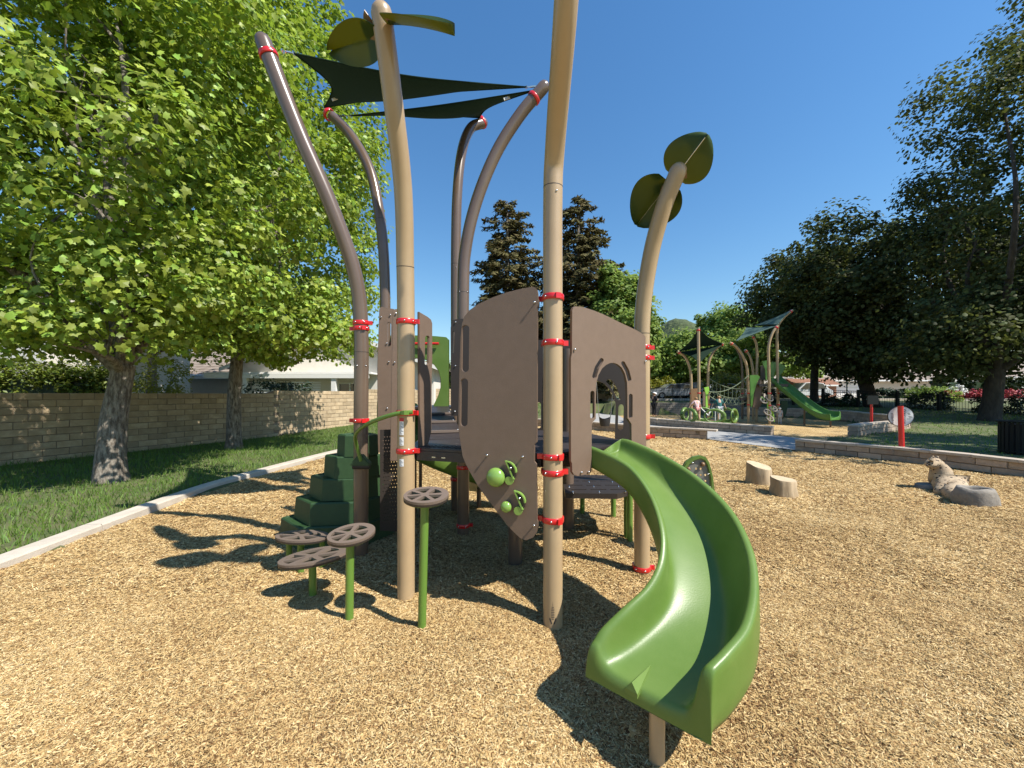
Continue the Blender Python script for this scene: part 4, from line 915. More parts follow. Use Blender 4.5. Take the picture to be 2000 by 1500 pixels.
# ---- decks
def slab(poly, z, th, m, name, parent=PS, label=None, holes=True):
    bm = plate(poly, [], th, ((0, 0, z-th/2), (1, 0, 0), (0, 1, 0), (0, 0, 1)), 0.004); return bm_obj(bm, name, m, parent, label=label)
DZ = 1.093
DECK = [(-0.72, 2.91), (0.20, 2.62), (0.33, 2.66), (1.00, 3.22), (0.98, 3.4), (0.74, 4.2), (0.5, 4.42), (-0.3, 4.6), (-0.46, 4.3), (-0.48, 4.05), (-0.84, 3.42), (-0.80, 3.02)]
dk = slab(DECK, DZ, 0.022, M['deck'], 'deck')
mb = MB()
for i in range(len(DECK)):
    a, b = Vector(DECK[i]), Vector(DECK[(i+1) % len(DECK)]); d = b-a; c = (a+b)/2
    nn = Vector((d.y, -d.x)).normalized(); c -= nn*0.004; mb.box((c.x, c.y, DZ-0.057), (d.length-0.004, 0.012, 0.068), math.atan2(d.y, d.x))
mb.build('deck_frame', M['deck'], dk)
# anti-slip ridges along the front of the deck
mb = MB()
for k in range(26):
    t = k/26; p = Vector((-0.70, 2.95)).lerp(Vector((0.18, 2.67)), t); mb.box((p.x+0.02, p.y+0.05, DZ+0.003), (0.012, 0.10, 0.006), math.atan2(-0.29, 0.92))
mb.build('grip_ridges', M['deck'], dk, kind='stuff')
mb = MB()
for (px, w_) in ((868, .03), (849, .03)):
    p = on_plane(P2, P1, px, 886); U = (Vector(P1)-Vector(P2)).normalized(); q = Vector(P2)+U*p[0]
    mb.box((q.x-0.005, q.y-0.012, DZ-0.055), (w_, 0.004, 0.009), math.atan2(U.y, U.x))
mb.build('bolts', M['steel'], dk)
# stepped ramp to the upper deck
def ramp_pt(u, v):   # u across 0..1, v along 0..1
    a = Vector((-0.80, 3.42, DZ+0.004)).lerp(Vector((-0.43, 3.52, DZ+0.004)), u); b = Vector((-1.16, 4.72, 1.34)).lerp(Vector((-0.79, 4.80, 1.34)), u); return a.lerp(b, v)
mb = MB(); vs = [ramp_pt(0, 0), ramp_pt(1, 0), ramp_pt(1, 1), ramp_pt(0, 1)]; mb.add(vs+[v-Vector((0, 0, .05)) for v in vs], [(0, 1, 2, 3), (7, 6, 5, 4), (0, 4, 5, 1), (1, 5, 6, 2), (2, 6, 7, 3), (3, 7, 4, 0)])
rm = mb.build('ramp', M['deck'], PS)
for i, v in enumerate((0.14, 0.42, 0.70)):
    mb = MB(); a, b = ramp_pt(0.06, v), ramp_pt(0.97, v+0.01); d = b-a; mb.box((a+b)/2+Vector((0, 0, 0.014)), (d.length, 0.045, 0.022), math.atan2(d.y, d.x)); mb.build('grip_strip', M['podtop'], rm)
    mb = MB(); [mb.ball(a.lerp(b, t)+Vector((0, 0, 0.026)), 0.008, 8) for t in (.08, .92)]; mb.build('bolts', M['steel'], rm)
slab([(-1.62, 4.82), (-1.18, 4.74), (-0.76, 4.82), (-0.70, 5.5), (-1.55, 5.5)], 1.345, 0.03, M['deck'], 'upper_deck')
# under-deck brown rails
mb = MB(); mb.box((-0.62, 3.9, 0.98), (0.04, 0.9, 0.12), R(12)); mb.box((0.3, 3.0, 0.98), (0.9, 0.04, 0.07), R(-18)); mb.build('deck_joist', M['deck'], PS)

# ---- panels
def on(A, B, px, py, off=0.0):
    A3 = Vector((A[0], A[1], 0)); B3 = Vector((B[0], B[1], 0)); U = (B3-A3).normalized(); N = Vector((U.y, -U.x, 0)); u, v = on_plane(A3, B3, px, py); return A3+U*u+Vector((0, 0, v))+N*off, U, N
def bolts(A, B, pts, parent, off=0.012, r=0.0085, L=0.012, m='steel'):
    for (px, py) in pts:
        c, U, N = on(A, B, px, py, off); mb = MB(); mb.tube([c, c+N*L], r*0.62, 10); mb.ball(c+N*L, r, 10, (1, 1, .6), axis=N); mb.build('bolt', M[m], parent, smooth=60)
FA, FB = (P2[0]+0.005, P2[1]-0.05), (P1[0]-0.02, P1[1]-0.045)
front = panel('panel', FA, FB, [(1041, 560.5), (1046, 562), (1050, 567), (1051.5, 574), (1051.5, 583), (1053.5, 588), (1053.5, 597), (1051, 601), (1049.6, 863), (1044.8, 868), (1044.5, 901), (1049, 906.5), (1050, 1014), (1051.5, 1018), (1051.5, 1028), (1048.5, 1040), (1041, 1050), (1028, 1055), (1017, 1051), (1003, 1038), (991, 1025),
     (960, 984), (935, 950), (918, 921), (909, 903), (904, 890), (900, 865), (896, 838), (896, 800), (898, 720), (900, 660), (903, 632), (908, 618), (918, 606), (935, 594), (962, 581.5), (990, 571.5), (1020, 564)],
    [capsule([(910.5, 642), (909.5, 720)], 6.6), capsule([(908, 746), (907, 826)], 6.6)], 0.019, M['panel'], PS, label='tall brown curved panel with music knobs')
bolts(FA, FB, [(1046, 592), (954, 888), (1023, 891), (1045, 1024)], front, 0.009, 0.0085, 0.02)
AA, AB = (P1[0]+0.035, P1[1]-0.05), (P5[0]+0.035, P5[1]-0.05)
arch_out = [(1115.5, 607), (1117.5, 601), (1122, 598.8), (1132, 599.5), (1143, 602), (1160, 607.5), (1175, 613.5), (1190, 620.5), (1207, 629), (1223, 636.5), (1239, 644), (1255, 653), (1259, 658), (1260, 870), (1258, 884), (1232, 884), (1231.2, 828), (1223.5, 816.5), (1223.2, 762), (1222.5, 747), (1218.5, 730), (1212, 718), (1204, 711.5), (1197, 709), (1189, 709.5), (1182, 713), (1174, 720), (1167, 733), (1163, 748), (1162, 765), (1161.8, 818), (1154, 826),
     (1153.5, 919), (1150, 925.5), (1126, 929.5), (1119, 927), (1115.5, 921), (1115, 905), (1113, 900), (1113, 700), (1115, 690), (1115, 675)]
arch = panel('panel', AA, AB, arch_out, [capsule([(1155.2, 767.5), (1155.0, 813.5)], 4.0), capsule([(1230, 773), (1229.8, 813)], 3.6), capsule([(1172.8, 704), (1164, 718), (1159, 735)], 4.2), capsule([(1215, 709.5), (1223, 724), (1227.6, 741)], 3.7)], 0.019, M['panel'], PS, label='brown arched doorway panel above the slide')
bolts(AA, AB, [(1119, 683), (1132, 922), (1146, 921), (1257, 706)], arch, 0.009, 0.0085, 0.012)
# panel across the deck; its dark colour stands in for the shade inside
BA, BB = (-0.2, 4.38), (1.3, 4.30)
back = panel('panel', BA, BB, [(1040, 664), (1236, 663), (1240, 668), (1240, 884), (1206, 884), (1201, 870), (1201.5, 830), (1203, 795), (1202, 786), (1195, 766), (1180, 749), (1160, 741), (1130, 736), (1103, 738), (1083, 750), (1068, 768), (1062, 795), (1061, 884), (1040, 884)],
     [capsule([(1213, 795), (1212, 835)], 5.5), [(1183.5, 745.5), (1186, 741), (1194, 742), (1204, 756), (1211, 775), (1212, 781), (1206, 781.5), (1200, 768), (1192, 754)], capsule([(1052, 790), (1052, 832)], 4.5)], 0.02, M['panel_dk'], PS, label='inner panel seen through the arch, coloured dark as shade')
PA2, PB2 = (P2[0]+0.06, P2[1]+0.04), (P2[0]+0.16, P2[1]+0.51)
side = panel('panel', PA2, PB2, [(817, 609), (822, 612), (834, 619), (840, 624), (842.5, 632), (842.5, 700), (841.5, 740), (841, 840), (836, 862), (834, 869), (818, 872)], [capsule([(832.5, 660), (831.5, 709)], 3.9)], 0.019, M['panel'], PS, label='narrow brown panel beside the stickered post')
bolts(PA2, PB2, [(835, 638), (833.5, 743), (833, 849)], side, -0.03)
LA, LB = (-1.5, 4.05), (-0.9, 4.15)
l1 = panel('panel', LA, LB, [(738, 884), (737, 720), (741, 604), (745, 599.5), (770, 604), (775, 610), (775, 884)], [capsule([(760, 634), (759.5, 673)], 4.0)], 0.019, M['panel'], PS, label='tall brown side panel left of the stickered post')
bolts(LA, LB, [(745, 620), (763, 616), (756, 671), (760, 707), (757, 797)], l1, 0.009)
LA2, LB2 = (-1.3, 3.72), (-0.95, 3.80)
l2 = panel('panel', LA2, LB2, [(762, 900), (765, 720), (767.5, 608), (772, 604), (792, 603), (797, 608), (797, 900)], [], 0.019, M['panel'], PS)
bolts(LA2, LB2, [(774, 613), (771, 708)], l2, 0.009)
RA, RB = (-0.78, 4.06), (-0.5, 4.06)
r1_ = panel('panel', RA, RB, [(881, 812), (880.5, 640), (884, 625), (902, 623), (922, 624), (926, 630), (926, 850), (900, 850), (899, 812)], [capsule([(886.5, 650), (885, 688)], 2.2)], 0.03, M['panel_dk'], PS)  # widened in dark colour so the front panel's slots look shaded
bolts(RA, RB, [(890.5, 630), (890, 715), (889, 803)], r1_, 0.014)
# green arch over the upper deck exit
GA, GB = (-1.8, 5.0), (-0.5, 5.0)
ga = panel('slide_hood', GA, GB, [(752, 812), (750, 690), (752, 662), (757, 656), (800, 655), (852, 657), (872, 659), (877, 664), (877, 790), (874, 806), (845, 803), (848, 790), (856, 774), (861, 757), (861, 740), (857, 725), (848, 712), (836, 704), (815, 700), (795, 703), (781, 712), (771, 728), (769, 750), (772, 770), (780, 790), (784, 803), (780, 812)],
     [], 0.06, M['slide'], PS, 0.006, label='green arched slide entrance hood at the back')
mb = MB(); mb.tube([P(760, 671, 4.93), P(857, 671, 4.93)], 0.016, 12); mb.build('grab_bar', M['red'], ga, smooth=50)
# perforated climber panel
hs = [[(q[0]+math.cos(k*math.pi/4)*.006, q[1]+math.sin(k*math.pi/4)*.006) for k in range(8)] for q in [(0.03+0.026*i+(0.013 if j % 2 else 0), 0.25+0.036*j) for j in range(24) for i in range(6)]]
bm = plate([(0, 0.16), (0.2, 0.12), (0.2, 1.15), (0, 1.15)], hs, 0.01, ((-1.30, 3.78, 0), (0.93, 0.36, 0), (0, 0, 1), (0.36, -0.93, 0)), 0)
bm_obj(bm, 'perforated_panel', M['panel_dk'], PS)

# ---- music knobs (each knob and its note)
def note_knob(cx, cy, rr, nx, ny, k):
    c, U, N = on(FA, FB, cx, cy, 0.01); mb = MB(); mb.ball(c+N*0.03, rr, 24, (1, 1, 0.72), axis=N); mb.tube([c, c+N*0.03], rr*0.5, 16)
    mb.build('knob', M['knob'], front, smooth=80)
    o, U, N = on(FA, FB, nx, ny, 0.03); s = k; Z = Vector((0, 0, 1)); mb = MB()
    w = lambda a, b, n_=0: o+U*a*s+Z*b*s+N*n_
    disc = [(0.021*s+0.029*s*math.cos(t), -0.011*s+0.029*s*math.sin(t)) for t in [2*math.pi*i/22 for i in range(22)]]
    bm_obj(plate(disc, [], 0.022, (o, U, Z, N), 0.002), 'note_head', M['knob'], front)
    bm_obj(plate([(0.047*s, 0.0), (0.057*s, 0.0), (0.003*s, 0.119*s), (-0.008*s, 0.121*s)], [], 0.03, (o, U, Z, N), 0.001), 'note_stem', M['knob'], front)
    arc = [(0.002*s+0.070*s*math.sin(t), 0.048*s+0.070*s*math.cos(t)) for t in [R(q) for q in range(-4, 100, 8)]]
    bm_obj(plate(arc+[(0.002*s+(x-0.002*s)*0.88, 0.048*s+(y-0.048*s)*0.90) for x, y in reversed(arc)], [], 0.03, (o, U, Z, N), 0.001), 'note_flag', M['knob'], front)
    bm_obj(plate([(0.002*s, 0.112*s)]+[(0.002*s+(x-0.002*s)*0.9, 0.048*s+(y-0.048*s)*0.9) for x, y in arc[1:]]+[(0.066*s, 0.02*s), (0.052*s, -0.004*s)], [], 0.012, (o-N*0.008, U, Z, N), 0.001), 'note_plate', M['poddk'], front)
    mb = MB(); mb.tube([w(0.034*s, 0.075*s, -0.02), w(0.034*s, 0.075*s, 0.012)], 0.010, 12, dome=True); mb.build('bolt', M['steel'], front, smooth=60)
note_knob(972, 930, 0.066, 992, 933, 1.0); note_knob(992, 987, 0.038, 1009, 991, 1.0)

# ---- the big green slide
ST = [  # left rail top, right rail top, bed left, bed right  (x,y,z each)
 ((0.52, 2.78, 1.135), (0.87, 3.06, 1.15), (0.55, 2.80, 1.055), (0.83, 3.02, 1.055)),
 ((0.60, 2.71, 1.12), (0.93, 2.99, 1.14), (0.64, 2.74, 1.03), (0.885, 2.95, 1.03)),
 ((0.76, 2.52, 1.045), (1.07, 2.80, 1.075), (0.79, 2.56, 0.93), (1.01, 2.75, 0.93)),
 ((0.835, 2.33, 0.92), (1.20, 2.53, 0.975), (0.86, 2.36, 0.775), (1.12, 2.50, 0.775)),
 ((0.83, 2.12, 0.775), (1.265, 2.25, 0.845), (0.865, 2.14, 0.61), (1.16, 2.23, 0.61)),
 ((0.775, 1.985, 0.655), (1.225, 1.99, 0.725), (0.82, 1.985, 0.49), (1.105, 1.995, 0.48)),
 ((0.68, 1.90, 0.56), (1.125, 1.785, 0.625), (0.735, 1.89, 0.405), (1.03, 1.82, 0.395)),
 ((0.545, 1.835, 0.485), (0.985, 1.61, 0.545), (0.605, 1.81, 0.34), (0.915, 1.655, 0.335)),
 ((0.435, 1.79, 0.415), (0.845, 1.505, 0.505), (0.495, 1.755, 0.30), (0.79, 1.55, 0.303)),
 ((0.385, 1.765, 0.365), (0.745, 1.45, 0.472), (0.44, 1.715, 0.285), (0.695, 1.492, 0.288))]
flat = [sum((list(q) for q in s), []) for s in ST]; SP = smooth_path(flat, 7)
def slide_mesh(SP, m, parent, name='slide', thick=0.034, under=0.15, lip=True, label=None):
    rows = []
    for s in SP:
        L, Rr, bl, br = [Vector(s[3*i:3*i+3]) for i in range(4)]
        X = (Rr-L); X.z = 0; X.normalize(); Z = Vector((0, 0, 1)); zb = min(bl.z, br.z)
        row = []
        ro = 0.019
        zl = bl.z-0.03; bot = zb-under*0.55
        row.append(bl+Z*(bot-bl.z)+X*0.0)
        row.append(Vector((L.x, L.y, 0))-X*ro*1.3+Z*(bot+0.012)); row.append(Vector((L.x, L.y, 0))-X*ro*1.35+Z*(bot*0.6+L.z*0.4)); row.append(L-X*ro*1.2-Z*0.026)
        row.append(L-X*ro-Z*0.006); row.append(L); row.append(L+X*ro-Z*0.005); row.append(L+X*ro*1.45-Z*0.026)
        e = L+X*ro*1.5-Z*0.03; row.append(e.lerp(bl+X*0.0, 0.45)+X*-0.006); row.append(e.lerp(bl, 0.8)-X*0.004-Z*0.004*1)
        row.append(bl+X*0.006); row.append(bl+X*0.035-Z*0.010)
        for t in (0.3, 0.5, 0.7): row.append(bl.lerp(br, t)-Z*0.014)
        row.append(br-X*0.035-Z*0.010); row.append(br-X*0.006)
        e = Rr-X*ro*1.5-Z*0.03; row.append(e.lerp(br, 0.8)+X*0.004-Z*0.004); row.append(e.lerp(br, 0.4)+X*0.006)
        row.append(Rr-X*ro*1.45-Z*0.026); row.append(Rr-X*ro-Z*0.005); row.append(Rr); row.append(Rr+X*ro-Z*0.006); row.append(Rr+X*ro*1.2-Z*0.026)
        row.append(Vector((Rr.x, Rr.y, 0))+X*ro*1.35+Z*(bot*0.6+Rr.z*0.4)); row.append(Vector((Rr.x, Rr.y, 0))+X*ro*1.3+Z*(bot+0.012)); row.append(br+Z*(bot-br.z))
        rows.append(row)
    n = len(rows[0])
    if lip:   # rounded nose that drops to the underside
        for k, (fw, dz) in enumerate(((0.012, 0.05), (0.022, 0.18), (0.030, 0.42), (0.034, 0.72), (0.034, 0.97))):
            f = (Vector(SP[-1][6:9])+Vector(SP[-1][9:12])-Vector(SP[-4][6:9])-Vector(SP[-4][9:12])); f.z = 0; f.normalize(); base = rows[len(SP)-1]; bot = min(p.z for p in base)
            rows.append([Vector((p.x, p.y, p.z+(bot-p.z)*dz*1.0))+f*fw for p in base])
    vs = [p for r in rows for p in r]; fs = []
    for i in range(len(rows)-1):
        for k in range(n): fs.append((i*n+k, i*n+(k+1) % n, (i+1)*n+(k+1) % n, (i+1)*n+k))
    fs.append(tuple(range(n)))
    mb = MB(); mb.add(vs, fs); ob = mb.build(name, m, parent, label=label)
    me = ob.data; bm = bmesh.new(); bm.from_mesh(me); me2 = me
    bmesh.ops.recalc_face_normals(bm, faces=bm.faces); bm.to_mesh(me); bm.free()
    md = ob.modifiers.new('sub', 'SUBSURF'); md.levels = 1; md.render_levels = 1
    me.polygons.foreach_set('use_smooth', [True]*len(me.polygons)); return ob
slide = slide_mesh(SP, M['slide'], PS, label='glossy green curved slide turning back to the left')
a, b = P(1309, 1297, 1.60), P(1254, 1352, 1.60)
mb = MB(); a = Vector((0.615, 1.70, 0.303)); f0 = Vector((0.475, 1.615, 0.266)); f1 = Vector((0.515, 1.577, 0.266)); tp = Vector((0.500, 1.602, 0.298))
mb.add([a, f0, f1, tp, a-Vector((0, 0, .02)), f0-Vector((0, 0, .02)), f1-Vector((0, 0, .02))], [(0, 1, 3), (0, 3, 2), (1, 2, 3), (4, 6, 5), (0, 4, 5, 1), (0, 2, 6, 4), (1, 5, 6, 2)]); mb.build('exit_fin', M['slide'], slide)
mb = MB(); mb.tube([(0.604, 1.60, -0.12), (0.604, 1.60, 0.235)], 0.032, 20); mb.build('support_leg', M['tan'], slide, smooth=50)
mb = MB(); mb.tube([(1.185, 3.86, -0.1), (1.185, 3.86, 0.55)], 0.028, 16); mb.build('support_leg', M['gpost'], PS, smooth=50)

# ---- back slide (seen below the deck)
S2 = []
for k in range(13):
    t = k/12; a = R(200+t*150); cx, cy = -0.95, 5.35; r_ = 0.62; z = 1.22-0.98*t**0.85
    d = Vector((math.cos(a), math.sin(a), 0)); c = Vector((cx, cy, z)); w_ = 0.24
    lo_ = c+d*(r_+w_); hi_ = c+d*(r_-w_); S2.append(list(hi_+Vector((0, 0, 0.18)))+list(lo_+Vector((0, 0, 0.24)))+list(c+d*(r_-w_*.7))+list(c+d*(r_+w_*.7)))
slide_mesh([x for x in smooth_path(S2, 4)], M['olive'], PS, 'slide', label='olive green curved slide at the back, half hidden')
mb = MB(); mb.tube([(-1.2, 4.75, -0.1), (-1.2, 4.75, 0.9)], 0.02, 10); mb.tube([(-1.12, 4.7, -.1), (-1.12, 4.7, .9)], 0.02, 10); mb.build('support_leg', M['brown'], PS, smooth=50)
mb = MB(); mb.tube([(-0.44, 5.1, -.05), (-0.44, 5.1, 0.25)], 0.03, 10); mb.build('support_leg', M['brown'], PS, smooth=50)

# ---- dark green hex steps behind the left brown post
def hexstep(cx, cy, r0, r1, z0, z1, an, squash=0.8):
    mb = MB(); n = 6
    ring = lambda r, z: [(cx+math.cos(an+2*math.pi*k/n)*r, cy+math.sin(an+2*math.pi*k/n)*r*squash, z) for k in range(n)]
    vs = ring(r0, z0)+ring(r1, z1-0.012)+ring(r1-0.014, z1)+ring(r1-0.05, z1)+ring(r1-0.055, z1-0.006); fs = []
    for j in range(4):
        for k in range(n): fs.append((j*n+k, j*n+(k+1) % n, (j+1)*n+(k+1) % n, (j+1)*n+k))
    fs.append(tuple(range(4*n, 5*n))); mb.add(vs, fs); return mb
for k, (cx_, cy, r0) in enumerate(((-1.84, 4.06, 0.60), (-1.79, 4.05, 0.49), (-1.745, 4.06, 0.385), (-1.665, 4.03, 0.30), (-1.60, 3.985, 0.21))):
    ob = hexstep(cx_, cy, r0, r0*0.955, k*0.218-(0.1 if k == 0 else 0), (k+1)*0.218, R(8), 0.7).build('step', M['step'], PS)
# ---- green handrail from the tan post round to a foot bracket
hr = [P(806, 805, 2.80), P(780, 807, 2.80), P(750, 815, 2.85), P(722, 826, 2.95), P(703, 838, 3.1), P(694, 852, 3.25), P(697, 872, 3.36), P(705, 900, 3.40)]
mb = MB(); mb.tube([Vector(tuple(p)) for p in smooth_path(hr, 6)], 0.0155, 14); hr_ = mb.build('handrail', M['gpost'], PS, smooth=50)
mb = MB(); mb.tube([P(792, 802, 2.80), P(792, 810, 2.80)], 0.036, 8); mb.build('socket', M['gpost'], hr_, smooth=40)
bm = plate([(-0.085, -0.02), (0.085, -0.02), (0.08, 0.0), (0.01, 0.075), (-0.02, 0.075), (-0.085, 0.0)], [], 0.07, (P(706, 904, 3.43), (1, 0, 0), (0, 0, 1), (0, -1, 0)), 0.006); bm_obj(bm, 'foot_bracket', M['step'], hr_)
mb = MB(); mb.tube([P(690, 910, 3.45), P(722, 910, 3.45)], 0.03, 10); mb.build('roller', M['rubber'], hr_, smooth=50)

# ---- slatted landing seat under the deck, on green legs
bt = [(0.52, 3.75), (1.02, 3.72), (1.22, 3.9), (1.30, 4.35), (1.2, 4.75), (0.62, 4.8)]
holes = [[(0.60+i*0.2, y), (0.76+i*0.2, y), (0.76+i*0.2, y+0.03), (0.60+i*0.2, y+0.03)] for y in (3.9, 4.12, 4.36, 4.6) for i in range(3)]
bm = plate(bt, holes, 0.05, ((0, 0, 0.64), (1, 0, 0), (0, 1, -0.035), (0, 0.035, 1)), 0.006); seat = bm_obj(bm, 'landing', M['panel_dk'], PS, label='brown slotted landing below the arch, coloured dark as shade')  # the shade under the deck is put into this dark brown
for (x, y) in ((0.88, 4.80), (1.22, 4.62), (1.18, 3.95)):
    mb = MB(); mb.tube([(x, y, -0.1), (x, y, 0.48)], 0.03, 14); mb.build('leg', M['gpost'], seat, smooth=50)
for y in (3.80, 4.05, 4.3):
    mb = MB(); [mb.ball((x, y, 0.668-y*.035), 0.01, 8) for x in (0.6, 0.86, 1.12)]; mb.build('bolts', M['steel'], seat)
# ---- green-rimmed activity leaf right of the slide
lf = [(1322, 962), (1325, 925), (1338, 902), (1352, 892), (1366, 889), (1377, 892), (1384, 903), (1391, 930), (1395, 962), (1397, 1000), (1320, 1000)]
inn = [(1333, 960), (1335, 928), (1345, 908), (1356, 899), (1366, 896), (1374, 899), (1379, 908), (1385, 932), (1387, 960), (1386, 992), (1333, 992)]
QA, QB = (1.2, 3.55), (2.1, 3.45)
rim = panel('activity_leaf', QA, QB, lf, [inn], 0.05, M['slide'], PS, 0.008, label='leaf-shaped panel with green rim behind the slide')
U_, N_ = (Vector((QB[0], QB[1], 0))-Vector((QA[0], QA[1], 0))).normalized(), None
panel('perforated_plate', (QA[0], QA[1]), (QB[0], QB[1]), [(px, py) for px, py in inn], [capsule([(1350+i*9, 915+j*12), (1351+i*9, 916+j*12)], 2.0, 4) for i in range(4) for j in range(5) if not (j == 0 and i in (0, 3))], 0.012, mat('grey_perforated', (0.16, 0.16, 0.14), 0.5), rim, 0)
mb = MB(); N2 = Vector((U_.y, -U_.x, 0))
for (px, py) in ((1343, 915), (1371, 906)):
    c, _, N3 = on(QA, QB, px, py, 0.02); mb.ball(c, 0.02, 10)
mb.build('dial', M['bracket'], rim, smooth=60)
bolts(QA, QB, [(1350, 903), (1380, 925), (1384, 950)], rim, 0.02)

# ================================================================ stepping pods, each on its own post
def pod(px, py, gx, gy, length, width, ang, tilt, label, lean=0.0):
    """leaf-shaped openwork pod: brown frame over green plate on a green post"""
    g = Vector((gx, gy, 0)); z = 1.5+(770-py)/750*gy; X = (px-1000)/750*gy
    root = thing('stepping_pod', label, 'stepping pod', (gx, gy, 0), 'leaf stepping pods by the tan posts'); c = Vector((X, gy, z))
    rot = Matrix.Rotation(tilt[1], 3, 'Y')@Matrix.Rotation(tilt[0], 3, 'X')@Matrix.Rotation(ang, 3, 'Z'); U, Vv, N = rot@Vector((1, 0, 0)), rot@Vector((0, 1, 0)), rot@Vector((0, 0, 1))
    def out(s, n=36): return [(math.cos(t)*length/2*s*(1+0.06*math.cos(t)), math.sin(t)*width/2*s*(1+0.07*math.cos(t))) for t in [2*math.pi*k/n for k in range(n)]]
    a, b = length/2, width/2
    def sector(t0, t1, r0, r1, skew):
        pts = [];
        for k in range(6): t = t0+(t1-t0)*k/5; pts.append((math.cos(t)*a*r1, math.sin(t)*b*r1))
        tm = (t0+t1)/2; pts.append((math.cos(t1-0.25)*a*r0, math.sin(t1-0.25)*b*r0)); pts.append((math.cos(t0+0.25)*a*r0, math.sin(t0+0.25)*b*r0)); return pts
    hl = [sector(0.15, 0.95, .2, .76, 0), sector(1.25, 2.2, .22, .74, 0), sector(2.45, 3.05, .2, .78, 0), sector(3.28, 3.95, .2, .78, 0), sector(4.2, 5.05, .22, .74, 0), sector(5.32, 6.1, .2, .76, 0)]
    bm = plate(out(1.0), hl, 0.018, (c, U, Vv, N), 0.004); fr = bm_obj(bm, 'frame', M['podtop'], root)
    bm = plate(out(1.0), [q for q in hl], 0.014, (c-N*0.017, U, Vv, N), 0.002); bm_obj(bm, 'edge', M['poddk'], root)
    bm = plate(out(0.9), [], 0.008, (c-N*0.030, U, Vv, N), 0.002); bm_obj(bm, 'plate', M['gpost'], root)
    mb = MB(); mb.tube([g-Vector((0, 0, 0.15)), Vector((c.x, c.y, c.z-0.035))], 0.0265, 20); mb.build('post', M['gpost'], root, smooth=50)
    return root
pod(830, 968, -0.583, 2.47, 0.285, 0.235, R(12), (R(11), R(2)), 'highest leaf stepping pod, in front of the stickered tan post')
pod(684, 1043, -1.086, 2.56, 0.30, 0.235, R(30), (R(11), R(2)), 'middle-height leaf stepping pod on a bright green post, left of the tan post')
pod(610, 1087, -1.475, 2.85, 0.49, 0.29, R(12), (R(2), R(-5)), 'low oval leaf stepping pod nearest the left, on a short post')
o_ = pod(587, 1047, -1.80, 3.28, 0.45, 0.26, R(-4), (R(0), R(1)), 'low leaf stepping pod furthest back by the green steps')
mb = MB()
for (x, y) in ((-1.95, 3.36), (-1.66, 3.36)): mb.tube([(x, y, -0.1), (x, y, 0.24)], 0.024, 14)
mb.build('side_posts', M['gpost'], o_, smooth=50)
# ================================================================ OTHER OBJECTS IN THE PLAYGROUND
def stump(label, x, y, r, h, tx, seed):
    root = thing('tree_stump', label, 'stump', (x, y, 0), 'play stumps'); rd = random.Random(seed); n = 26; vs = []; fs = []
    lev = [-0.1, 0.0, 0.03, h*0.5, h*0.93, h]
    for j, z in enumerate(lev):
        for k in range(n):
            a = 2*math.pi*k/n; rr = r*(1+0.06*math.sin(3*a+seed)+0.03*math.sin(7*a)+(0.10 if j < 3 else 0)*(1.1-z/h)+0.012*rd.uniform(-1, 1))*(0.96 if j == 5 else 1)
            zz = z+(tx*math.cos(a-2.2)*0.05 if j >= 4 else 0); vs.append((x+math.cos(a)*rr, y+math.sin(a)*rr, zz))
    for j in range(len(lev)-1):
        for k in range(n): fs.append((j*n+k, j*n+(k+1) % n, (j+1)*n+(k+1) % n, (j+1)*n+k))
    mb = MB(); mb.add(vs, fs); mb.build('bark', M['stump'], root, smooth=50)
    t = len(lev)-1; mb = MB(); mb.add([Vector(v)+Vector((0, 0, 0.001)) for v in vs[t*n:]], [tuple(range(n))]); mb.build('cut_face', M['stumptop'], root)
stump('taller pale tree stump seat with a slanted top', 4.14, 6.43, 0.185, 0.31, 1.0, 1)
stump('shorter round tree stump seat nearer the slide', 4.06, 5.75, 0.165, 0.235, 0.4, 2)

# skin-modifier figures -> real meshes
def skin_mesh(name, verts, edges, radii, m, parent=None, sub=2, **kw):
    o = org(parent); me = bpy.data.meshes.new(name+'_cage'); me.from_pydata([Vector(v) for v in verts], edges, []); ob = bpy.data.objects.new(name+'_cage', me); S.collection.objects.link(ob)
    sk = ob.modifiers.new('skin', 'SKIN'); sk.use_smooth_shade = True
    for i, r in enumerate(radii):
        rr = r if isinstance(r, tuple) else (r, r); me.skin_vertices[0].data[i].radius = rr; me.skin_vertices[0].data[i].use_root = (i == 0)
    su = ob.modifiers.new('sub', 'SUBSURF'); su.levels = sub
    dg = bpy.context.evaluated_depsgraph_get(); m2 = bpy.data.meshes.new_from_object(ob.evaluated_get(dg)); bpy.data.objects.remove(ob); bpy.data.meshes.remove(me)
    m2.name = name; m2.materials.clear(); m2.transform(Matrix.Translation(-o)); return link(name, m2, m, parent, smooth=True, **kw)
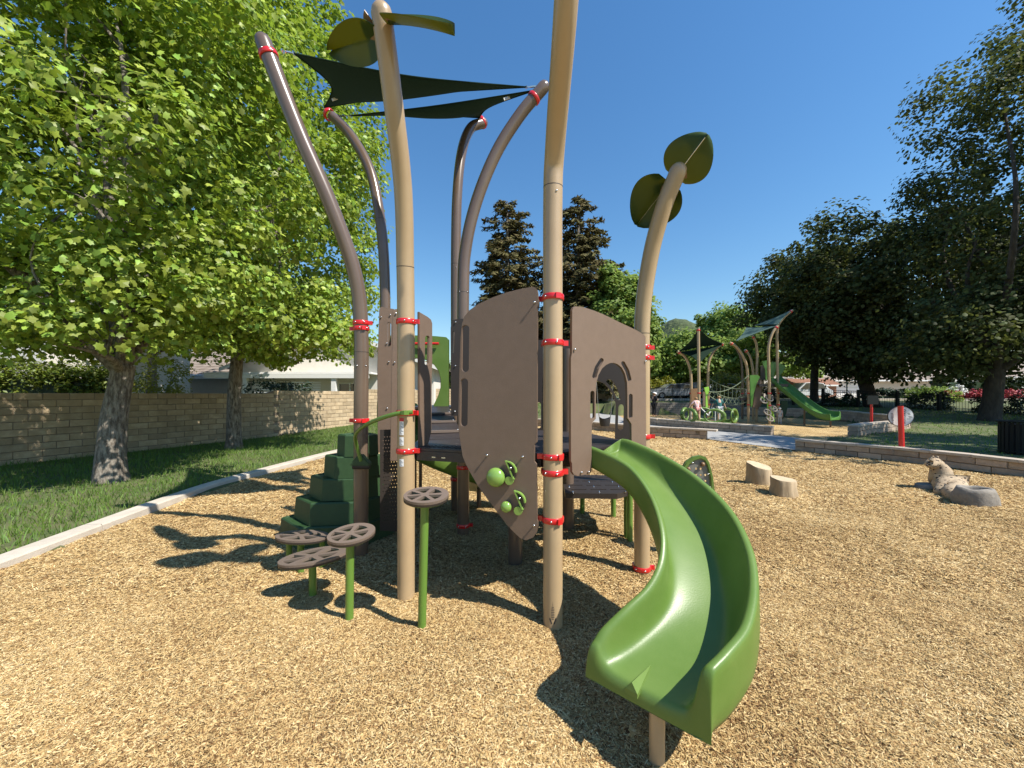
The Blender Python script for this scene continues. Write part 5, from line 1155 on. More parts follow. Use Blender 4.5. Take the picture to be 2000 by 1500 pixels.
def person(label, base, face, h, pose, shirt, pants, hat=None, hair='hair', bare_legs=False, bare_arms=True, lean=0.0):
    """h standing height; pose gives joint positions in body space (x right, y forward, z up, fractions of h)"""
    root = thing('person', label, 'person', base); b = Vector(base); rz = Matrix.Rotation(face, 3, 'Z')
    W = lambda p: b+rz@Vector((p[0]*h, p[1]*h+lean*h*max(0, p[2]-0.5), p[2]*h))
    J = dict(pel=(0, 0, .52), wa=(0, 0, .62), ch=(0, 0, .74), nk=(0, 0, .83), hd=(0, .012, .885), top=(0, .01, .955),
             sl=(-.10, 0, .80), el=(-.13, .0, .63), wl=(-.13, .05, .48), hl=(-.13, .06, .44), sr=(.10, 0, .80), er=(.13, 0, .63), wr=(.13, .05, .48), hr=(.13, .06, .44),
             pl=(-.05, 0, .50), kl=(-.055, .01, .28), al=(-.055, -.01, .05), tl=(-.055, .09, .02), pr=(.05, 0, .50), kr=(.055, .01, .28), ar=(.055, -.01, .05), tr=(.055, .09, .02)); J.update(pose)
    names = list(J); V = [W(J[n]) for n in names]; ix = {n: i for i, n in enumerate(names)}
    E = [('pel', 'wa'), ('wa', 'ch'), ('ch', 'nk'), ('nk', 'hd'), ('hd', 'top'), ('ch', 'sl'), ('sl', 'el'), ('el', 'wl'), ('wl', 'hl'), ('ch', 'sr'), ('sr', 'er'), ('er', 'wr'), ('wr', 'hr'), ('pel', 'pl'), ('pl', 'kl'), ('kl', 'al'), ('al', 'tl'), ('pel', 'pr'), ('pr', 'kr'), ('kr', 'ar'), ('ar', 'tr')]
    Rd = dict(pel=.075, wa=.065, ch=.08, nk=.032, hd=.058, top=.042, sl=.036, el=.024, wl=.018, hl=.02, sr=.036, er=.024, wr=.018, hr=.02, pl=.055, kl=.036, al=.024, tl=.02, pr=.055, kr=.036, ar=.024, tr=.02)
    skin_mesh('body', V, [(ix[a], ix[c]) for a, c in E], [Rd[n]*h for n in names], M['skin'], root)
    def cloth(nm, joints, edges, m, k=1.16):
        jx = {n: i for i, n in enumerate(joints)}; skin_mesh(nm, [W(J[n]) for n in joints], [(jx[a], jx[c]) for a, c in edges], [Rd[n]*h*k for n in joints], m, root)
    arm = [] if bare_arms else ['wl', 'wr']
    cloth('shirt', ['wa', 'pel', 'ch', 'nk', 'sl', 'el', 'sr', 'er']+arm, [('pel', 'wa'), ('wa', 'ch'), ('ch', 'nk'), ('ch', 'sl'), ('sl', 'el'), ('ch', 'sr'), ('sr', 'er')]+([] if bare_arms else [('el', 'wl'), ('er', 'wr')]), M[shirt])
    cloth('trousers', ['pel', 'pl', 'kl', 'pr', 'kr']+([] if bare_legs else ['al', 'ar']), [('pel', 'pl'), ('pl', 'kl'), ('pel', 'pr'), ('pr', 'kr')]+([] if bare_legs else [('kl', 'al'), ('kr', 'ar')]), M[pants], 1.2)
    hd = W(J['hd'])+Vector((0, 0, 0.028*h)); mb = MB(); mb.ball(hd-rz@Vector((0, .012*h, 0)), 0.066*h, 12, (1, 1.05, .9)); mb.build('hair', M[hair], root, smooth=80)
    if hat: mb = MB(); mb.ball(hd+Vector((0, 0, .015*h)), 0.07*h, 12, (1, 1.05, .75)); mb.tube([hd, hd+rz@Vector((0, .11*h, 0))], [0.05*h, 0.045*h], 8); mb.build('cap', M[hat], root, smooth=60)
    f = rz@Vector((0, 1, 0)); q = W(J['hd']); s = rz@Vector((1, 0, 0)); mb = MB()
    for k in (-1, 1): mb.ball(q+f*0.052*h+s*0.022*h*k+Vector((0, 0, .018*h)), 0.007*h, 6)
    mb.build('eyes', M['ink'], root)
    for sd_ in ('l', 'r'):     # five fingers each
        hnd, wr = W(J['h'+sd_]), W(J['w'+sd_]); d = (hnd-wr).normalized(); u = d.orthogonal().normalized(); mb = MB()
        for k in range(4): mb.tube([hnd+u*(k-1.5)*.009*h, hnd+u*(k-1.5)*.011*h+d*.028*h], .0045*h, 5)
        mb.tube([hnd-u*.016*h, hnd-u*.03*h+d*.01*h], .005*h, 5); mb.build('fingers', M['skin'], root)
    return root
person('woman standing in black clothes and white cap, looking at a phone by the far wall', (9.62, 26.0, 0), R(-60), 1.68, dict(el=(-.12, .03, .64), wl=(-.05, .14, .68), hl=(-.03, .16, .69), er=(.12, .03, .64), wr=(.06, .14, .68), hr=(.03, .16, .69)), 'black_cl', 'black_cl', 'white_cl', bare_arms=True)
person('child in pale pink top and rose shorts with arms spread on the spinner', (8.2, 17.0, 0.32), R(10), 1.08, dict(el=(-.21, .06, .68), wl=(-.28, .12, .55), hl=(-.30, .13, .52), er=(.2, .06, .68), wr=(.27, .12, .55), hr=(.29, .13, .51), kl=(-.09, .02, .27), al=(-.12, -.02, .04), tl=(-.13, .06, .02), kr=(.1, .05, .27), ar=(.12, .0, .04), tr=(.13, .08, .02)), 'pink', 'rose', bare_legs=True, lean=0.18)
person('child in teal shirt leaning on a green spinner seat', (9.2, 17.0, 0.32), R(-8), 1.14, dict(el=(-.2, .08, .66), wl=(-.24, .14, .52), hl=(-.25, .15, .48), er=(.2, .08, .66), wr=(.25, .12, .54), hr=(.27, .13, .5), kr=(.1, -.03, .28), ar=(.13, -.12, .07), tr=(.14, -.05, .03)), 'teal', 'grey_cl', bare_legs=True, lean=0.25)
person('toddler in grey top and white hat standing below the far deck', (13.25, 19.0, 0), R(150), 0.86, {}, 'grey_cl', 'grey_cl', 'white_cl', bare_legs=False)

# spinner with looped green seats
sp = thing('spinner', 'round spinner ride with looped green seats and low platform', 'spinner', (8.7, 17.0, 0))
mb = MB(); mb.tube([(8.7, 17, -0.1), (8.7, 17, 0.18)], 0.25, 20); mb.build('hub', M['brown'], sp, smooth=40)
mb = MB(); mb.tube([(8.7, 17, 0.18), (8.7, 17, 0.27)], 1.05, 36); mb.build('platform', M['gpost'], sp, smooth=40)
for k in range(6):
    a = R(60*k+15); c = Vector((8.7+math.cos(a)*1.0, 17+math.sin(a)*1.0, 0.58)); t = Vector((-math.sin(a), math.cos(a), 0))
    mb = MB(); mb.tube([c+t*0.38*math.cos(q)+Vector((0, 0, 0.27*math.sin(q))) for q in [2*math.pi*i/20 for i in range(21)]], [0.06+0.03*math.cos(2*math.pi*i/20) for i in range(21)], 8); mb.build('seat_loop', M['slide'], sp, smooth=60)
mb = MB()
for k in range(3):
    a = R(120*k+40); e = Vector((8.7+math.cos(a)*.7, 17+math.sin(a)*.7, .27)); mb.tube([e, e+Vector((0, 0, .55)), e+Vector((-math.cos(a)*.4, -math.sin(a)*.4, .62)), Vector((8.7, 17, .55))], 0.02, 6)
mb.build('grab_bars', M['white'], sp, smooth=50)

# toddler swing seen through the arch
sw = thing('toddler_swing', 'black bucket swing hanging on chains, seen through the arch', 'swing', (2.9, 12, 0))
mb = MB(); vs = []; n = 14
for j, (z, r_) in enumerate(((0.52, .09), (0.50, .13), (0.60, .165), (0.72, .18), (0.76, .185), (0.76, .165), (0.62, .14), (0.53, .1))):
    vs += [(2.9+math.cos(2*math.pi*k/n)*r_, 12+math.sin(2*math.pi*k/n)*r_*.8, z+(0.03*math.cos(4*math.pi*k/n) if j in (3, 4, 5) else 0)) for k in range(n)]
mb.add(vs, [(j*n+k, j*n+(k+1) % n, (j+1)*n+(k+1) % n, (j+1)*n+k) for j in range(7) for k in range(n)]+[tuple(range(n))]); mb.build('bucket_seat', M['rubber'], sw, smooth=50)
for s in (-1, 1):
    mb = MB(); mb.tube([(2.9+s*.17, 12, .76), (2.9+s*.2, 12, .98)], 0.013, 6); mb.tube([(2.9+s*.2, 12, .98), (2.9+s*.3, 12, 2.4)], 0.008, 5); mb.build('chain', M['chain'], sw)
mb = MB(); mb.tube([(2.15, 12, 2.42), (3.75, 12, 2.42)], 0.05, 12)
mb.tube([(2.15, 12, 2.42), (2.05, 11.3, -.05)], 0.04, 10); mb.tube([(2.15, 12, 2.42), (2.05, 12.7, -.05)], 0.04, 10); mb.tube([(3.75, 12, 2.42), (3.85, 11.6, -.05)], 0.04, 10); mb.tube([(3.75, 12, 2.42), (3.85, 12.7, -.05)], 0.04, 10); mb.build('frame', M['brown'], sw, smooth=50)

# welcome sign
ws = thing('welcome_sign', 'red post holding a white oval sign that reads Welcome sideways', 'sign', (8.86, 8.72, 0)); gx, gy = 8.80, 8.70
mb = MB(); mb.tube([(gx+0.04, gy, -0.1), (gx, gy, 1.235)], 0.052, 16, dome=False); mb.build('post', M['red'], ws, smooth=50)
U = Vector((1.0, -0.04, 0)).normalized(); N = Vector((U.y, -U.x, 0)); c = Vector((gx, gy, 0))+Vector((0.02, 0.075, 1.5-30/750*8.75)); c.z = 1.5-44/750*8.75*1.0
c = P(1759, 813, 8.80)
ov = lambda s, q=1.0: [(math.cos(t)*.285*s, math.sin(t)*.225*s) for t in [2*math.pi*k/40 for k in range(40)]]
bm = plate(ov(1.0), [], 0.014, (c, U, Vector((0, 0, 1)), N), 0.002); bd = bm_obj(bm, 'sign_board', mat('sign_white', (0.62, 0.62, 0.6), 0.5), ws)
bm = plate(ov(1.03), [ov(0.985)], 0.02, (c, U, Vector((0, 0, 1)), N), 0.001); bm_obj(bm, 'sign_rim', M['poddk'], bd)
def text(s, size, o, U, Vv, N, m, parent, name='lettering', depth=0.001):
    cu = bpy.data.curves.new(name, 'FONT'); cu.body = s; cu.size = size; cu.extrude = depth; cu.align_x = 'CENTER'; cu.align_y = 'CENTER'
    ob = bpy.data.objects.new(name, cu); S.collection.objects.link(ob); dg = bpy.context.evaluated_depsgraph_get(); me = bpy.data.meshes.new_from_object(ob.evaluated_get(dg)); bpy.data.objects.remove(ob); bpy.data.curves.remove(cu)
    Mx = Matrix((U, Vv, N)).transposed().to_4x4(); Mx.translation = Vector(o)-org(parent); me.transform(Mx); me.materials.clear(); return link(name, me, m, parent)
Zv = Vector((0, 0, 1))
text('Welcome', 0.088, c+U*0.085+N*0.009+Zv*0.0, -Zv, U, N, M['ink'], bd)
mb = MB()
for u0, z0, L in ((.17, .07, .05), (.185, .045, .05), (.2, .0, .07), (.215, -.03, .07), (.17, -.06, .08), (-.20, .06, .05), (-.19, .03, .06), (-.19, .0, .06), (-.19, -.03, .06), (-.19, -.06, .05), (-.18, -.09, .05)):
    mb.box(c+U*u0+Zv*z0+N*0.0085, (L, 0.002, 0.010), rot=Matrix((U, N, Zv)).transposed())
mb.build('small_print', M['ink'], bd)
bs = thing('notice_sign', 'small black board on a dark red post inside the curved wall', 'sign', (12.5, 15.0, 0))
mb = MB(); mb.tube([(13.9, 14.85, -.05), (13.9, 14.85, 1.3)], 0.045, 10); 
bs.location = (13.9, 14.85, 0); ORG[bs.name] = Vector((13.9, 14.85, 0)); mb.build('post', M['red'], bs, smooth=50)
mb = MB(); mb.box((13.88, 14.78, 1.28), (0.42, 0.04, 0.34)); mb.build('board', M['iron'], bs)

# litter bin at the right edge
tb = thing('litter_bin', 'black slatted round litter bin at the right edge behind the low wall', 'bin', (11.55, 8.75, 0.14)); cx, cy = 11.62, 8.75
for k in range(26):
    a = 2*math.pi*k/26; mb = MB(); mb.box((cx+math.cos(a)*.34, cy+math.sin(a)*.34, .14+.36), (.012, .055, .70), a); mb.build('slat', M['iron'], tb)
mb = MB(); mb.ring((cx, cy, .88), (0, 0, 1), .22, .40, .035, 28); mb.ring((cx, cy, .2), (0, 0, 1), .31, .35, .03, 28); mb.build('rim', M['iron'], tb, smooth=40)
mb = MB(); mb.tube([(cx, cy, .16), (cx, cy, .82)], .29, 20); mb.build('liner', M['rubber'], tb, smooth=40)

# spotted animal sculpture with hollow rock seat
an = thing('animal_sculpture', 'spotted bobcat sculpture sitting on cast rock beside the low wall', 'sculpture', (7.0, 6.0, 0))
q = lambda px, py, D: P(px, py, D)
hd = q(1822, 912, 6.1); vs = [q(1852, 942, 6.0), q(1842, 925, 6.05), q(1831, 908, 6.1), q(1823, 903, 6.1), q(1817, 906, 6.05), q(1812, 909, 6.02), q(1868, 958, 5.8), q(1882, 968, 5.55), q(1835, 950, 6.15), q(1824, 958, 6.1), q(1800, 962, 6.1), q(1790, 961, 6.1), q(1850, 958, 5.75), q(1830, 965, 5.7), q(1858, 962, 5.55), q(1870, 975, 5.35)]
skin_mesh('animal', vs, [(0, 1), (1, 2), (2, 3), (3, 4), (4, 5), (0, 6), (6, 7), (1, 8), (8, 9), (9, 10), (10, 11), (0, 12), (12, 13), (6, 14), (14, 15)], [.19, .16, .10, .105, .07, .05, .18, .13, .12, .08, .055, .045, .14, .08, .12, .09], M['spots'], an)
mb = MB(); e1, e2 = q(1829, 900, 6.16), q(1820, 899.5, 6.0)
for e in (e1, e2): mb.tube([e, e+Vector((0.015, 0, .075))], [0.045, 0.012], 8)
mb.build('ears', M['spots'], an, smooth=60)
mb = MB(); [mb.ball(q(1816, 904, 6.05)+Vector((-0.02, s*.035-.02, .0)), 0.012, 8) for s in (-1, 1)]; mb.ball(q(1810.5, 908.5, 5.97), .014, 8); mb.build('eyes_and_nose', M['ink'], an)
def rock(mb, c, rx, ry, h, seed, n=20, m=8, hollow=0.0):
    vs = []; fs = []; prof = [(1.0, -.2), (1.05, 0.1), (1.02, .45), (.95, .8), (.86, .97), (.72, 1.0)]+([(.62, .93), (.56, .6), (.5, .35), (.2, .3)] if hollow else [(.5, 1.02), (.2, 1.03)])
    for j, (r_, z) in enumerate(prof):
        for k in range(n):
            a = 2*math.pi*k/n; d = 1+0.11*noise.noise(Vector((math.cos(a)*1.3+seed, math.sin(a)*1.3, z*1.5)))+0.05*noise.noise(Vector((math.cos(a)*4, math.sin(a)*4+seed, z*4)))
            vs.append((c[0]+math.cos(a)*rx*r_*d, c[1]+math.sin(a)*ry*r_*d, c[2]+z*h*(1+0.12*noise.noise(Vector((a*1.2, seed, 1))))))
    for j in range(len(prof)-1):
        for k in range(n): fs.append((j*n+k, j*n+(k+1) % n, (j+1)*n+(k+1) % n, (j+1)*n+k))
    fs.append(tuple(range((len(prof)-1)*n, len(prof)*n))); mb.add(vs, fs); return mb
rs_ = thing('boulder', 'grey cast rock with a hollow seat, right of the spotted animal', 'rock', (6.5, 5.4, 0))
rock(MB(), (6.30, 5.22, 0), .235, .19, .235, 3, 28, hollow=1).build('rock', M['rock'], rs_, smooth=70)
rb = thing('boulder', 'low flat cast rock under the spotted animal', 'rock', (6.9, 6.0, 0))
rock(MB(), (6.72, 6.15, 0), .22, .17, .06, 5, 26).build('rock', M['rock'], rb, smooth=70)

# ================================================================ FAR PLAY STRUCTURE
FP = thing('far_play_structure', 'far play structure with arched posts, dark and pale sails, net and long green slide', 'play structure', (12.5, 20, 0))
def fpost(pts, m='tan', r=0.065, D=20, label=None):
    pp = [P(px, py, D+dd) for px, py, dd in pts]; pp.append(Vector((pp[-1].x, pp[-1].y, -0.1))) if pp[-1].z > 0 and pts[-1][1] > 790 else None
    mb = MB(); mb.tube([Vector(tuple(x)) for x in smooth_path(pp, 5)], r, 12); ob = mb.build('post', M[m], FP, smooth=50)
    e = pp[0]; d = (pp[0]-pp[1]).normalized(); mb = MB(); mb.ring(e-d*.12, d, r, r+.02, .06, 12); mb.build('clamp', M['red'], ob, smooth=40)
    for z in (1.55, 0.95):
        base = pp[-1]; mb = MB(); mb.ring((base.x, base.y, z), (0, 0, 1), r, r+.018, .06, 12); mb.build('clamp', M['red'], ob, smooth=40)
    return ob
fpost([(1323, 686, 0), (1338, 697, 0), (1347, 718, 0), (1350, 745, 0), (1350, 820, 0)])
fpost([(1364, 640, -2), (1364.5, 690, -2), (1365, 740, -2), (1365, 832, -2)])
fpost([(1413, 671, .5), (1396, 684, .5), (1385, 706, .5), (1383, 740, .5), (1384, 828, .5)])
fpost([(1425, 669, 0), (1440, 679, 0), (1453, 700, 0), (1460, 730, 0), (1462, 822, 0)])
fpost([(1455, 683, 2), (1465, 697, 2), (1470, 720, 2), (1471, 745, 2), (1471, 815, 2)])
fpost([(1434, 672, 3), (1447, 700, 3), (1450, 740, 3), (1450, 810, 3)], 'brown')
fpost([(1470, 655, 1), (1477, 672, 1), (1479, 700, 1), (1478, 735, 1), (1478, 820, 1)])
fpost([(1519, 636, -1), (1508, 652, -1), (1501, 680, -1), (1502, 730, -1), (1503, 828, -1)])
fpost([(1548, 606, 0), (1532, 619, 0), (1519, 640, 0), (1518, 680, 0), (1520, 824, 0)])
sail('shade_sail', P(1364, 642, 18), P(1413, 672, 20.5), P(1327, 686, 20), M['sail'], FP, 0.13)
sail('shade_sail', P(1328, 688, 20), P(1412, 672, 20.5), P(1366, 709, 18.5), M['sail'], FP, 0.13)
sail('shade_sail', P(1546, 606, 20), P(1519, 634, 19), P(1474, 636, 21), M['sail_far'], FP, 0.10, label='pale upper sail beside the dark oaks')
sail('shade_sail', P(1438, 666, 19), P(1519, 636, 19), P(1458, 640, 22), M['sail_far'], FP, 0.08, label='pale lower sail')
def fpanel(px, D, m, name='panel', th=0.05, label=None):
    bm = plate([((x-1000)/750*D, 1.5+(770-y)/750*D) for x, y in px], [], th, ((0, D, 0), (1, 0, 0), (0, 0, 1), (0, -1, 0)), 0.006); return bm_obj(bm, name, M[m], FP, label=label)
fpanel([(1464, 733), (1478, 732), (1484, 736), (1478, 748), (1472, 768), (1469, 795), (1466, 795), (1465, 765)], 19.5, 'farslide', label='bright green curved panel')
fpanel([(1478, 752), (1484, 738), (1487, 745), (1487, 790), (1480, 800), (1470, 795), (1473, 768)], 19.9, 'panel')
fpanel([(1488, 706), (1497, 704), (1498, 742), (1495, 742), (1494, 722)], 19.7, 'farslide')
fpanel([(1485, 715), (1492, 712), (1496, 742), (1485, 742)], 20.2, 'panel_dk')
fpanel([(1505, 714), (1507, 706), (1516, 708), (1528, 712), (1534, 716), (1528, 728), (1520, 735), (1514, 722), (1510, 742), (1505, 742)], 20.4, 'farslide', label='slide hood')
fpanel([(1525, 783), (1537, 782), (1539, 790), (1535, 808), (1529, 818), (1524, 815)], 20.6, 'step')
fpanel([(1498, 787), (1508, 795), (1509, 822), (1500, 822)], 19, 'lime')
fpanel([(1375, 757), (1384, 755), (1385, 763), (1381, 775), (1383, 796), (1378, 796), (1378, 770)], 19.5, 'lime', label='lime green climbing panel')
fpanel([(1372, 765), (1380, 765), (1381, 800), (1373, 800)], 19.8, 'podtop')
fpanel([(1349, 760), (1364, 758), (1365, 790), (1350, 792)], 19.4, 'bracket')
for (x, y, w_, d_, z) in ((13.4, 20.3, 1.5, 1.3, 2.0), (12.5, 20.6, 1.2, 1.2, 1.3)):
    mb = MB(); mb.box((x, y, z), (w_, d_, .06)); mb.box((x, y-d_/2+.02, z-.06), (w_-.02, .03, .1)); mb.build('deck', M['deck'], FP)
FS = []
for (px, py, D) in ((1514, 742, 20.1), (1518, 746, 20), (1531, 757, 19.6), (1551, 773, 19.1), (1571, 789, 18.6), (1590, 803, 18.1), (1607, 812, 17.7), (1622, 815, 17.35), (1631, 815, 17.1)):
    c_ = P(px, py, D); c_.z = max(c_.z, 0.40); w_ = Vector((0.9, 0.44, 0.12)).normalized()*0.42; up_ = Vector((0, 0, 0.22))
    FS.append(list(c_-w_+up_)+list(c_+w_+up_)+list(c_-w_*.72)+list(c_+w_*.72))
slide_mesh([list(r_) for r_ in smooth_path(FS, 4)], M['farslide'], FP, 'slide', lip=True, under=0.16, label='long bright green slide running down to the right')
for (px, D) in ((1571, 18.6), (1622, 17.4)): g = P(px, 790, D); mb = MB(); mb.tube([(g.x, g.y, -.1), (g.x, g.y, .75 if px < 1600 else .28)], .04, 10); mb.build('support_leg', M['brown'], FP, smooth=50)
# rope net bridge
mb = MB(); a0, a1 = P(1384, 738, 20.5), P(1462, 760, 20); b0, b1 = P(1384, 760, 19.5), P(1462, 735, 20)
def rope(a, b, sag, r=.022): return [a.lerp(b, t)-Vector((0, 0, sag*4*t*(1-t))) for t in [i/10 for i in range(11)]]
R0, R1, R2, R3 = rope(P(1384, 738, 20.5), P(1462, 758, 20), .25), rope(P(1384, 756, 20.5), P(1462, 772, 20), .35), rope(P(1384, 772, 20.2), P(1462, 783, 20), .35), rope(P(1384, 765, 19.4), P(1462, 733, 19.6), .3)
for rr in (R0, R1, R2, R3): mb.tube(rr, .022, 6)
for i in range(1, 10): mb.tube([R0[i], R1[i]], .014, 5); mb.tube([R1[i], R2[min(10, i+1)]], .014, 5); mb.tube([R1[i], R2[i-1]], .014, 5)
mb.build('rope_net', M['rope'], FP)
for (px, py, D) in ((1503, 778, 19), (1499, 805, 18.8), (1511, 798, 18.9), (1504, 817, 18.7), (1492, 782, 19)):
    c_ = P(px, py, D); mb = MB()
    mb.ring(c_, (0.1, -1, .7), .13, .19, .04, 18); [mb.tube([c_-d*.16, c_+d*.16], .02, 5) for d in (Vector((1, 0, 0)), Vector((.3, .5, .8)).normalized())]; mb.build('leaf_step', M['rock'], FP)
mb = MB(); mb.tube([P(1486, 775, 19.1), P(1500, 785, 19), P(1509, 800, 19), P(1512, 824, 18.9)], .03, 8); mb.build('step_pole', M['lime'], FP, smooth=50)

# ================================================================ HOUSES
def house(name, label, x0, x1, y0, y1, z0, ze, zr, wall, roof, ridge='x', over=0.5, rows=16, windows=(), gable_windows=()):
    root = thing(name, label, 'house', ((x0+x1)/2, y0, z0)); W = M[wall]; mb = MB(); xm, ym = (x0+x1)/2, (y0+y1)/2
    c8 = [(x0, y0), (x1, y0), (x1, y1), (x0, y1)]; vs = [(x, y, z) for z in (z0, ze) for x, y in c8]
    if ridge == 'x': vs += [(x0, ym, zr), (x1, ym, zr)]; fs = [(0, 1, 5, 4), (1, 2, 6, 9, 5), (2, 3, 7, 6), (3, 0, 4, 8, 7)]
    else: vs += [(xm, y0, zr), (xm, y1, zr)]; fs = [(0, 1, 5, 8, 4), (1, 2, 6, 5), (2, 3, 7, 9, 6), (3, 0, 4, 7)]
    mb.add(vs, fs); mb.build('wall', W, root)
    rf = None
    def slope(a, b, c, d):   # a,b eave ; c,d ridge (a under d, b under c)
        a, b, c, d = map(Vector, (a, b, c, d)); nrm = (b-a).cross(d-a).normalized(); nrm = nrm if nrm.z > 0 else -nrm; m_ = MB()
        for k in range(rows):
            t0, t1 = k/rows, (k+1)/rows+0.012; p = [a.lerp(d, t0)+nrm*.07, b.lerp(c, t0)+nrm*.07, b.lerp(c, t1)+nrm*.03, a.lerp(d, t1)+nrm*.03]
            q_ = [x-nrm*(.055 if i < 2 else .02) for i, x in enumerate(p)]; m_.add(p+q_, [(0, 1, 2, 3), (7, 6, 5, 4), (0, 4, 5, 1), (1, 5, 6, 2), (2, 6, 7, 3), (3, 7, 4, 0)])
        return m_.build('roof', M[roof], root)
    o = over; k = (zr-ze)/((y1-y0)/2 if ridge == 'x' else (x1-x0)/2)
    if ridge == 'x':
        slope((x0-o, y0-o, ze-k*o), (x1+o, y0-o, ze-k*o), (x1+o, ym, zr), (x0-o, ym, zr)); slope((x1+o, y1+o, ze-k*o), (x0-o, y1+o, ze-k*o), (x0-o, ym, zr), (x1+o, ym, zr))
        mb = MB(); mb.box((xm, y0-o-.03, ze-k*o-.04), (x1-x0+2*o, .05, .16)); mb.build('gutter', M['trim'], root)
    else:
        slope((x0-o, y0-o, ze-k*o), (x0-o, y1+o, ze-k*o), (xm, y1+o, zr), (xm, y0-o, zr)); slope((x1+o, y0-o, ze-k*o), (x1+o, y1+o, ze-k*o), (xm, y1+o, zr), (xm, y0-o, zr))
        for s in (-1, 1):
            a = Vector((xm, y0-o-.02, zr-.05)); b = Vector((xm+s*((x1-x0)/2+o), y0-o-.02, ze-k*o-.05)); mb = MB(); mb.add([a+Vector((0, 0, .1)), b+Vector((0, 0, .1)), b-Vector((0, 0, .1)), a-Vector((0, 0, .1)), a+Vector((0, .04, .1)), b+Vector((0, .04, .1)), b+Vector((0, .04, -.1)), a+Vector((0, .04, -.1))], [(0, 1, 2, 3), (4, 7, 6, 5), (0, 4, 5, 1), (3, 2, 6, 7), (1, 5, 6, 2), (0, 3, 7, 4)]); mb.build('bargeboard', M['trim'], root)
    for (cx, cz, w_, h_) in windows:
        wf = MB(); y = y0-.03
        for dx in (-w_/2, w_/2, 0): wf.box((cx+dx, y, cz), (.06, .07, h_+.06))
        for dz in (-h_/2, h_/2): wf.box((cx, y-.004, cz+dz), (w_+.08, .07, .07))
        f_ = wf.build('window', M['trim'], root); g_ = MB(); g_.box((cx, y0-.012, cz), (w_, .012, h_)); g_.build('pane', M['glass'], f_)
    return root
h1 = house('house', 'beige house with shingle roof and slatted patio cover between the left tree trunks', -23.0, -14.2, 24.5, 33, 0.0, 2.9, 4.9, 'stucco_b', 'roof', 'x', .5, 18, [(-16.2, 1.9, 1.2, 1.0)])
mb = MB(); mb.box((-17.9, 23.0, 2.50), (6.2, .12, .16)); mb.box((-19.7, 23.1, 1.3), (.22, .16, 2.4)); mb.build('patio_beam', M['trim'], h1)
for k in range(30):
    mb = MB(); mb.box((-20.8+k*.2, 23.5, 2.63), (.07, 1.9, .09)); mb.build('slat', M['trim'], h1)
h2 = house('house', 'white gabled house with patio beam right of the second tree trunk', -15.6, -4.4, 21.6, 30, 0.0, 3.1, 5.2, 'stucco_w', 'roof', 'y', .5, 16, [(-9.1, 1.75, 1.25, .75), (-12.6, 1.5, .8, 1.4)])
mb = MB(); mb.box((-11.8, 20.1, 2.45), (8.6, .14, .22)); mb.box((-9.35, 20.2, 1.2), (.24, .2, 2.4)); mb.box((-14.0, 20.2, 1.2), (.2, .2, 2.4)); mb.build('patio_beam', M['trim'], h2)
mb = MB(); mb.box((-11.8, 20.9, 2.62), (8.8, 1.6, .09)); mb.build('patio_roof', M['trim'], h2)
for k in range(7):
    mb = MB(); mb.box((-10.9, 20.35, 1.35+k*.13), (1.5, .03, .045)); mb.build('screen_slat', M['trim'], h2)
for k in range(7):
    mb = MB(); mb.box((-13.1, 20.35, 1.35+k*.13), (1.2, .03, .045)); mb.build('screen_slat', M['trim'], h2)
house('house', 'tall white house behind the hedge at the left edge', -27, -17.6, 14.5, 21, 0, 5.6, 6.8, 'stucco_w', 'roof', 'x', .4, 10, [(-18.8, 4.2, .5, 1.0)])
house('house', 'house with only its grey-brown roof showing above the hedge', -33, -24.6, 28, 36, 0, 2.7, 3.6, 'stucco_b', 'roof', 'x', .4, 12)
house('house', 'grey two-storey house with brown roof behind the first sail', 17.5, 24.5, 46, 54, 1, 5.0, 6.6, 'stucco_g', 'roof', 'x', .6, 12, [(19.2, 3.6, 1.6, 1.2), (22.4, 3.6, 1.2, 1.2)])
h5 = house('house', 'bright white gabled house behind the far slide hood', 31.5, 42, 48, 56, 1, 4.8, 7.0, 'stucco_w', 'roof', 'y', .5, 10, [(34.5, 4.2, 1.3, 1.3)])
h6 = house('house', 'tan house with white garage doors beyond the dark oaks', 38.0, 58, 47, 56, 1, 3.4, 4.8, 'stucco_b', 'roof', 'x', .7, 12, [(54, 2.2, 1.5, 1.2)])
for (x, w_) in ((41.8, 4.6),):
    mb = MB(); mb.box((x, 46.9, 2.15), (w_, .08, 2.1)); gd = mb.build('garage_door', M['trim'], h6)
    for k in range(6): mb = MB(); mb.box((x-w_/2+.55+k*.7, 46.85, 2.9), (.4, .03, .16)); mb.build('pane', M['glass'], gd)
    for k in range(4): mb = MB(); mb.box((x, 46.855, 1.3+k*.52), (w_-.05, .012, .02)); mb.build('groove', M['cap'], gd)
house('house', 'low house with terracotta wall and roof left of the white garage', 33.0, 37.6, 44.5, 47, 1.0, 2.7, 3.3, 'roof_red', 'roof_red', 'x', .3, 6)
house('house', 'long shaded house with white eaves behind the red flower bushes', 55, 86, 50, 60, 1, 4.0, 6.2, 'stucco_b', 'roof', 'x', .7, 10, [(62, 2.6, 2, 1.4), (70, 2.6, 2, 1.4)])

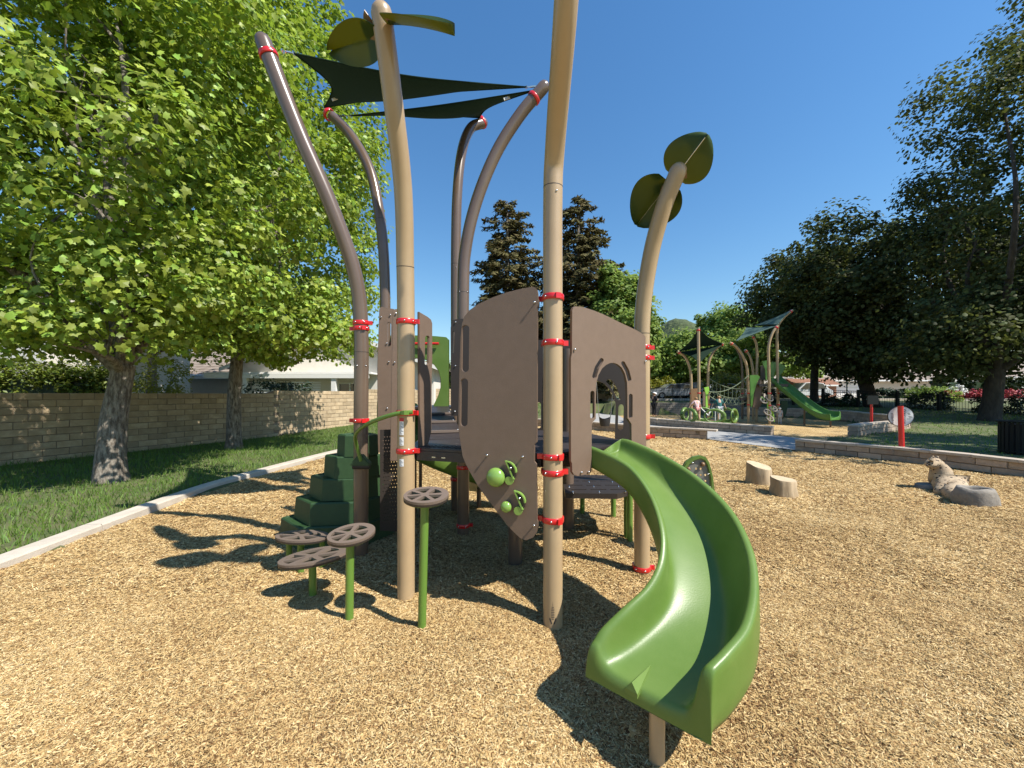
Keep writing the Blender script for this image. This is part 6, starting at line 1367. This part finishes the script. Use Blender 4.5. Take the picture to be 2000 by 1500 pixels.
def car(label, x, y, z, L, H_, m, rz=0.0):
    root = thing('parked_car', label, 'car', (x, y, z)); hw = .85
    side = [(-L/2, .35), (-L/2+.02, .75), (-L/2+.25, .92), (-L*.27, 1.0), (-L*.12, H_-.04), (L*.12, H_), (L*.28, H_-.12), (L*.42, .98), (L/2-.04, .88), (L/2, .4), (L*.42, .3), (-L*.42, .3)]
    bm = plate(side, [], hw*2, ((x, y, z), (1, 0, 0), (0, 0, 1), (0, -1, 0)), 0.06); bm_obj(bm, 'body', M[m], root)
    gl = [(-L*.235, 1.0), (-L*.115, H_-.09), (L*.115, H_-.06), (L*.26, H_-.16), (L*.36, 1.0)]
    bm = plate(gl, [], hw*2+.02, ((x, y, z), (1, 0, 0), (0, 0, 1), (0, -1, 0)), 0.01); bm_obj(bm, 'windows', M['glass'], root)
    for sx in (-L*.3, L*.3):
        for sy in (-1, 1):
            mb = MB(); mb.tube([(x+sx, y+sy*(hw-.16), z+.33), (x+sx, y+sy*(hw+.02), z+.33)], .33, 18); wl = mb.build('wheel', M['tyre'], root, smooth=40)
            mb = MB(); mb.tube([(x+sx, y+sy*(hw+.02), z+.33), (x+sx, y+sy*(hw+.03), z+.33)], .2, 12); mb.build('rim', M['silver'], wl)
    mb = MB(); mb.box((x-L/2+.02, y-.5, z+.7), (.1, .35, .14)); mb.box((x-L/2+.02, y+.5, z+.7), (.1, .35, .14)); mb.build('headlights', M['white'], root)
car('silver car parked behind the fence left of the far sails', 15.8, 37.6, 1.05, 4.8, 1.48, 'silver')
car('white car parked by the street behind the rope net', 20.6, 37.9, 1.05, 4.4, 1.5, 'whitecar')
car('dark car parked between the silver and white cars', 19.0, 40.6, 1.05, 4.4, 1.7, 'black_cl')
car('white pickup-height car parked under the far slide, before the terracotta wall', 31.0, 40.6, 1.05, 4.6, 1.7, 'whitecar')
lp = thing('bollard_post', 'thin white post beside the street behind the fence and leaning oak', 'post', (26.5, 30.5, 1)); mb = MB(); mb.tube([(26.6, 30.5, .8), (26.6, 30.5, 2.6)], .05, 8); mb.build('pole', M['trim'], lp)
mb = MB(); mb.box((26.6, 30.5, 2.62), (.12, .12, .08)); mb.build('cap', M['trim'], lp)
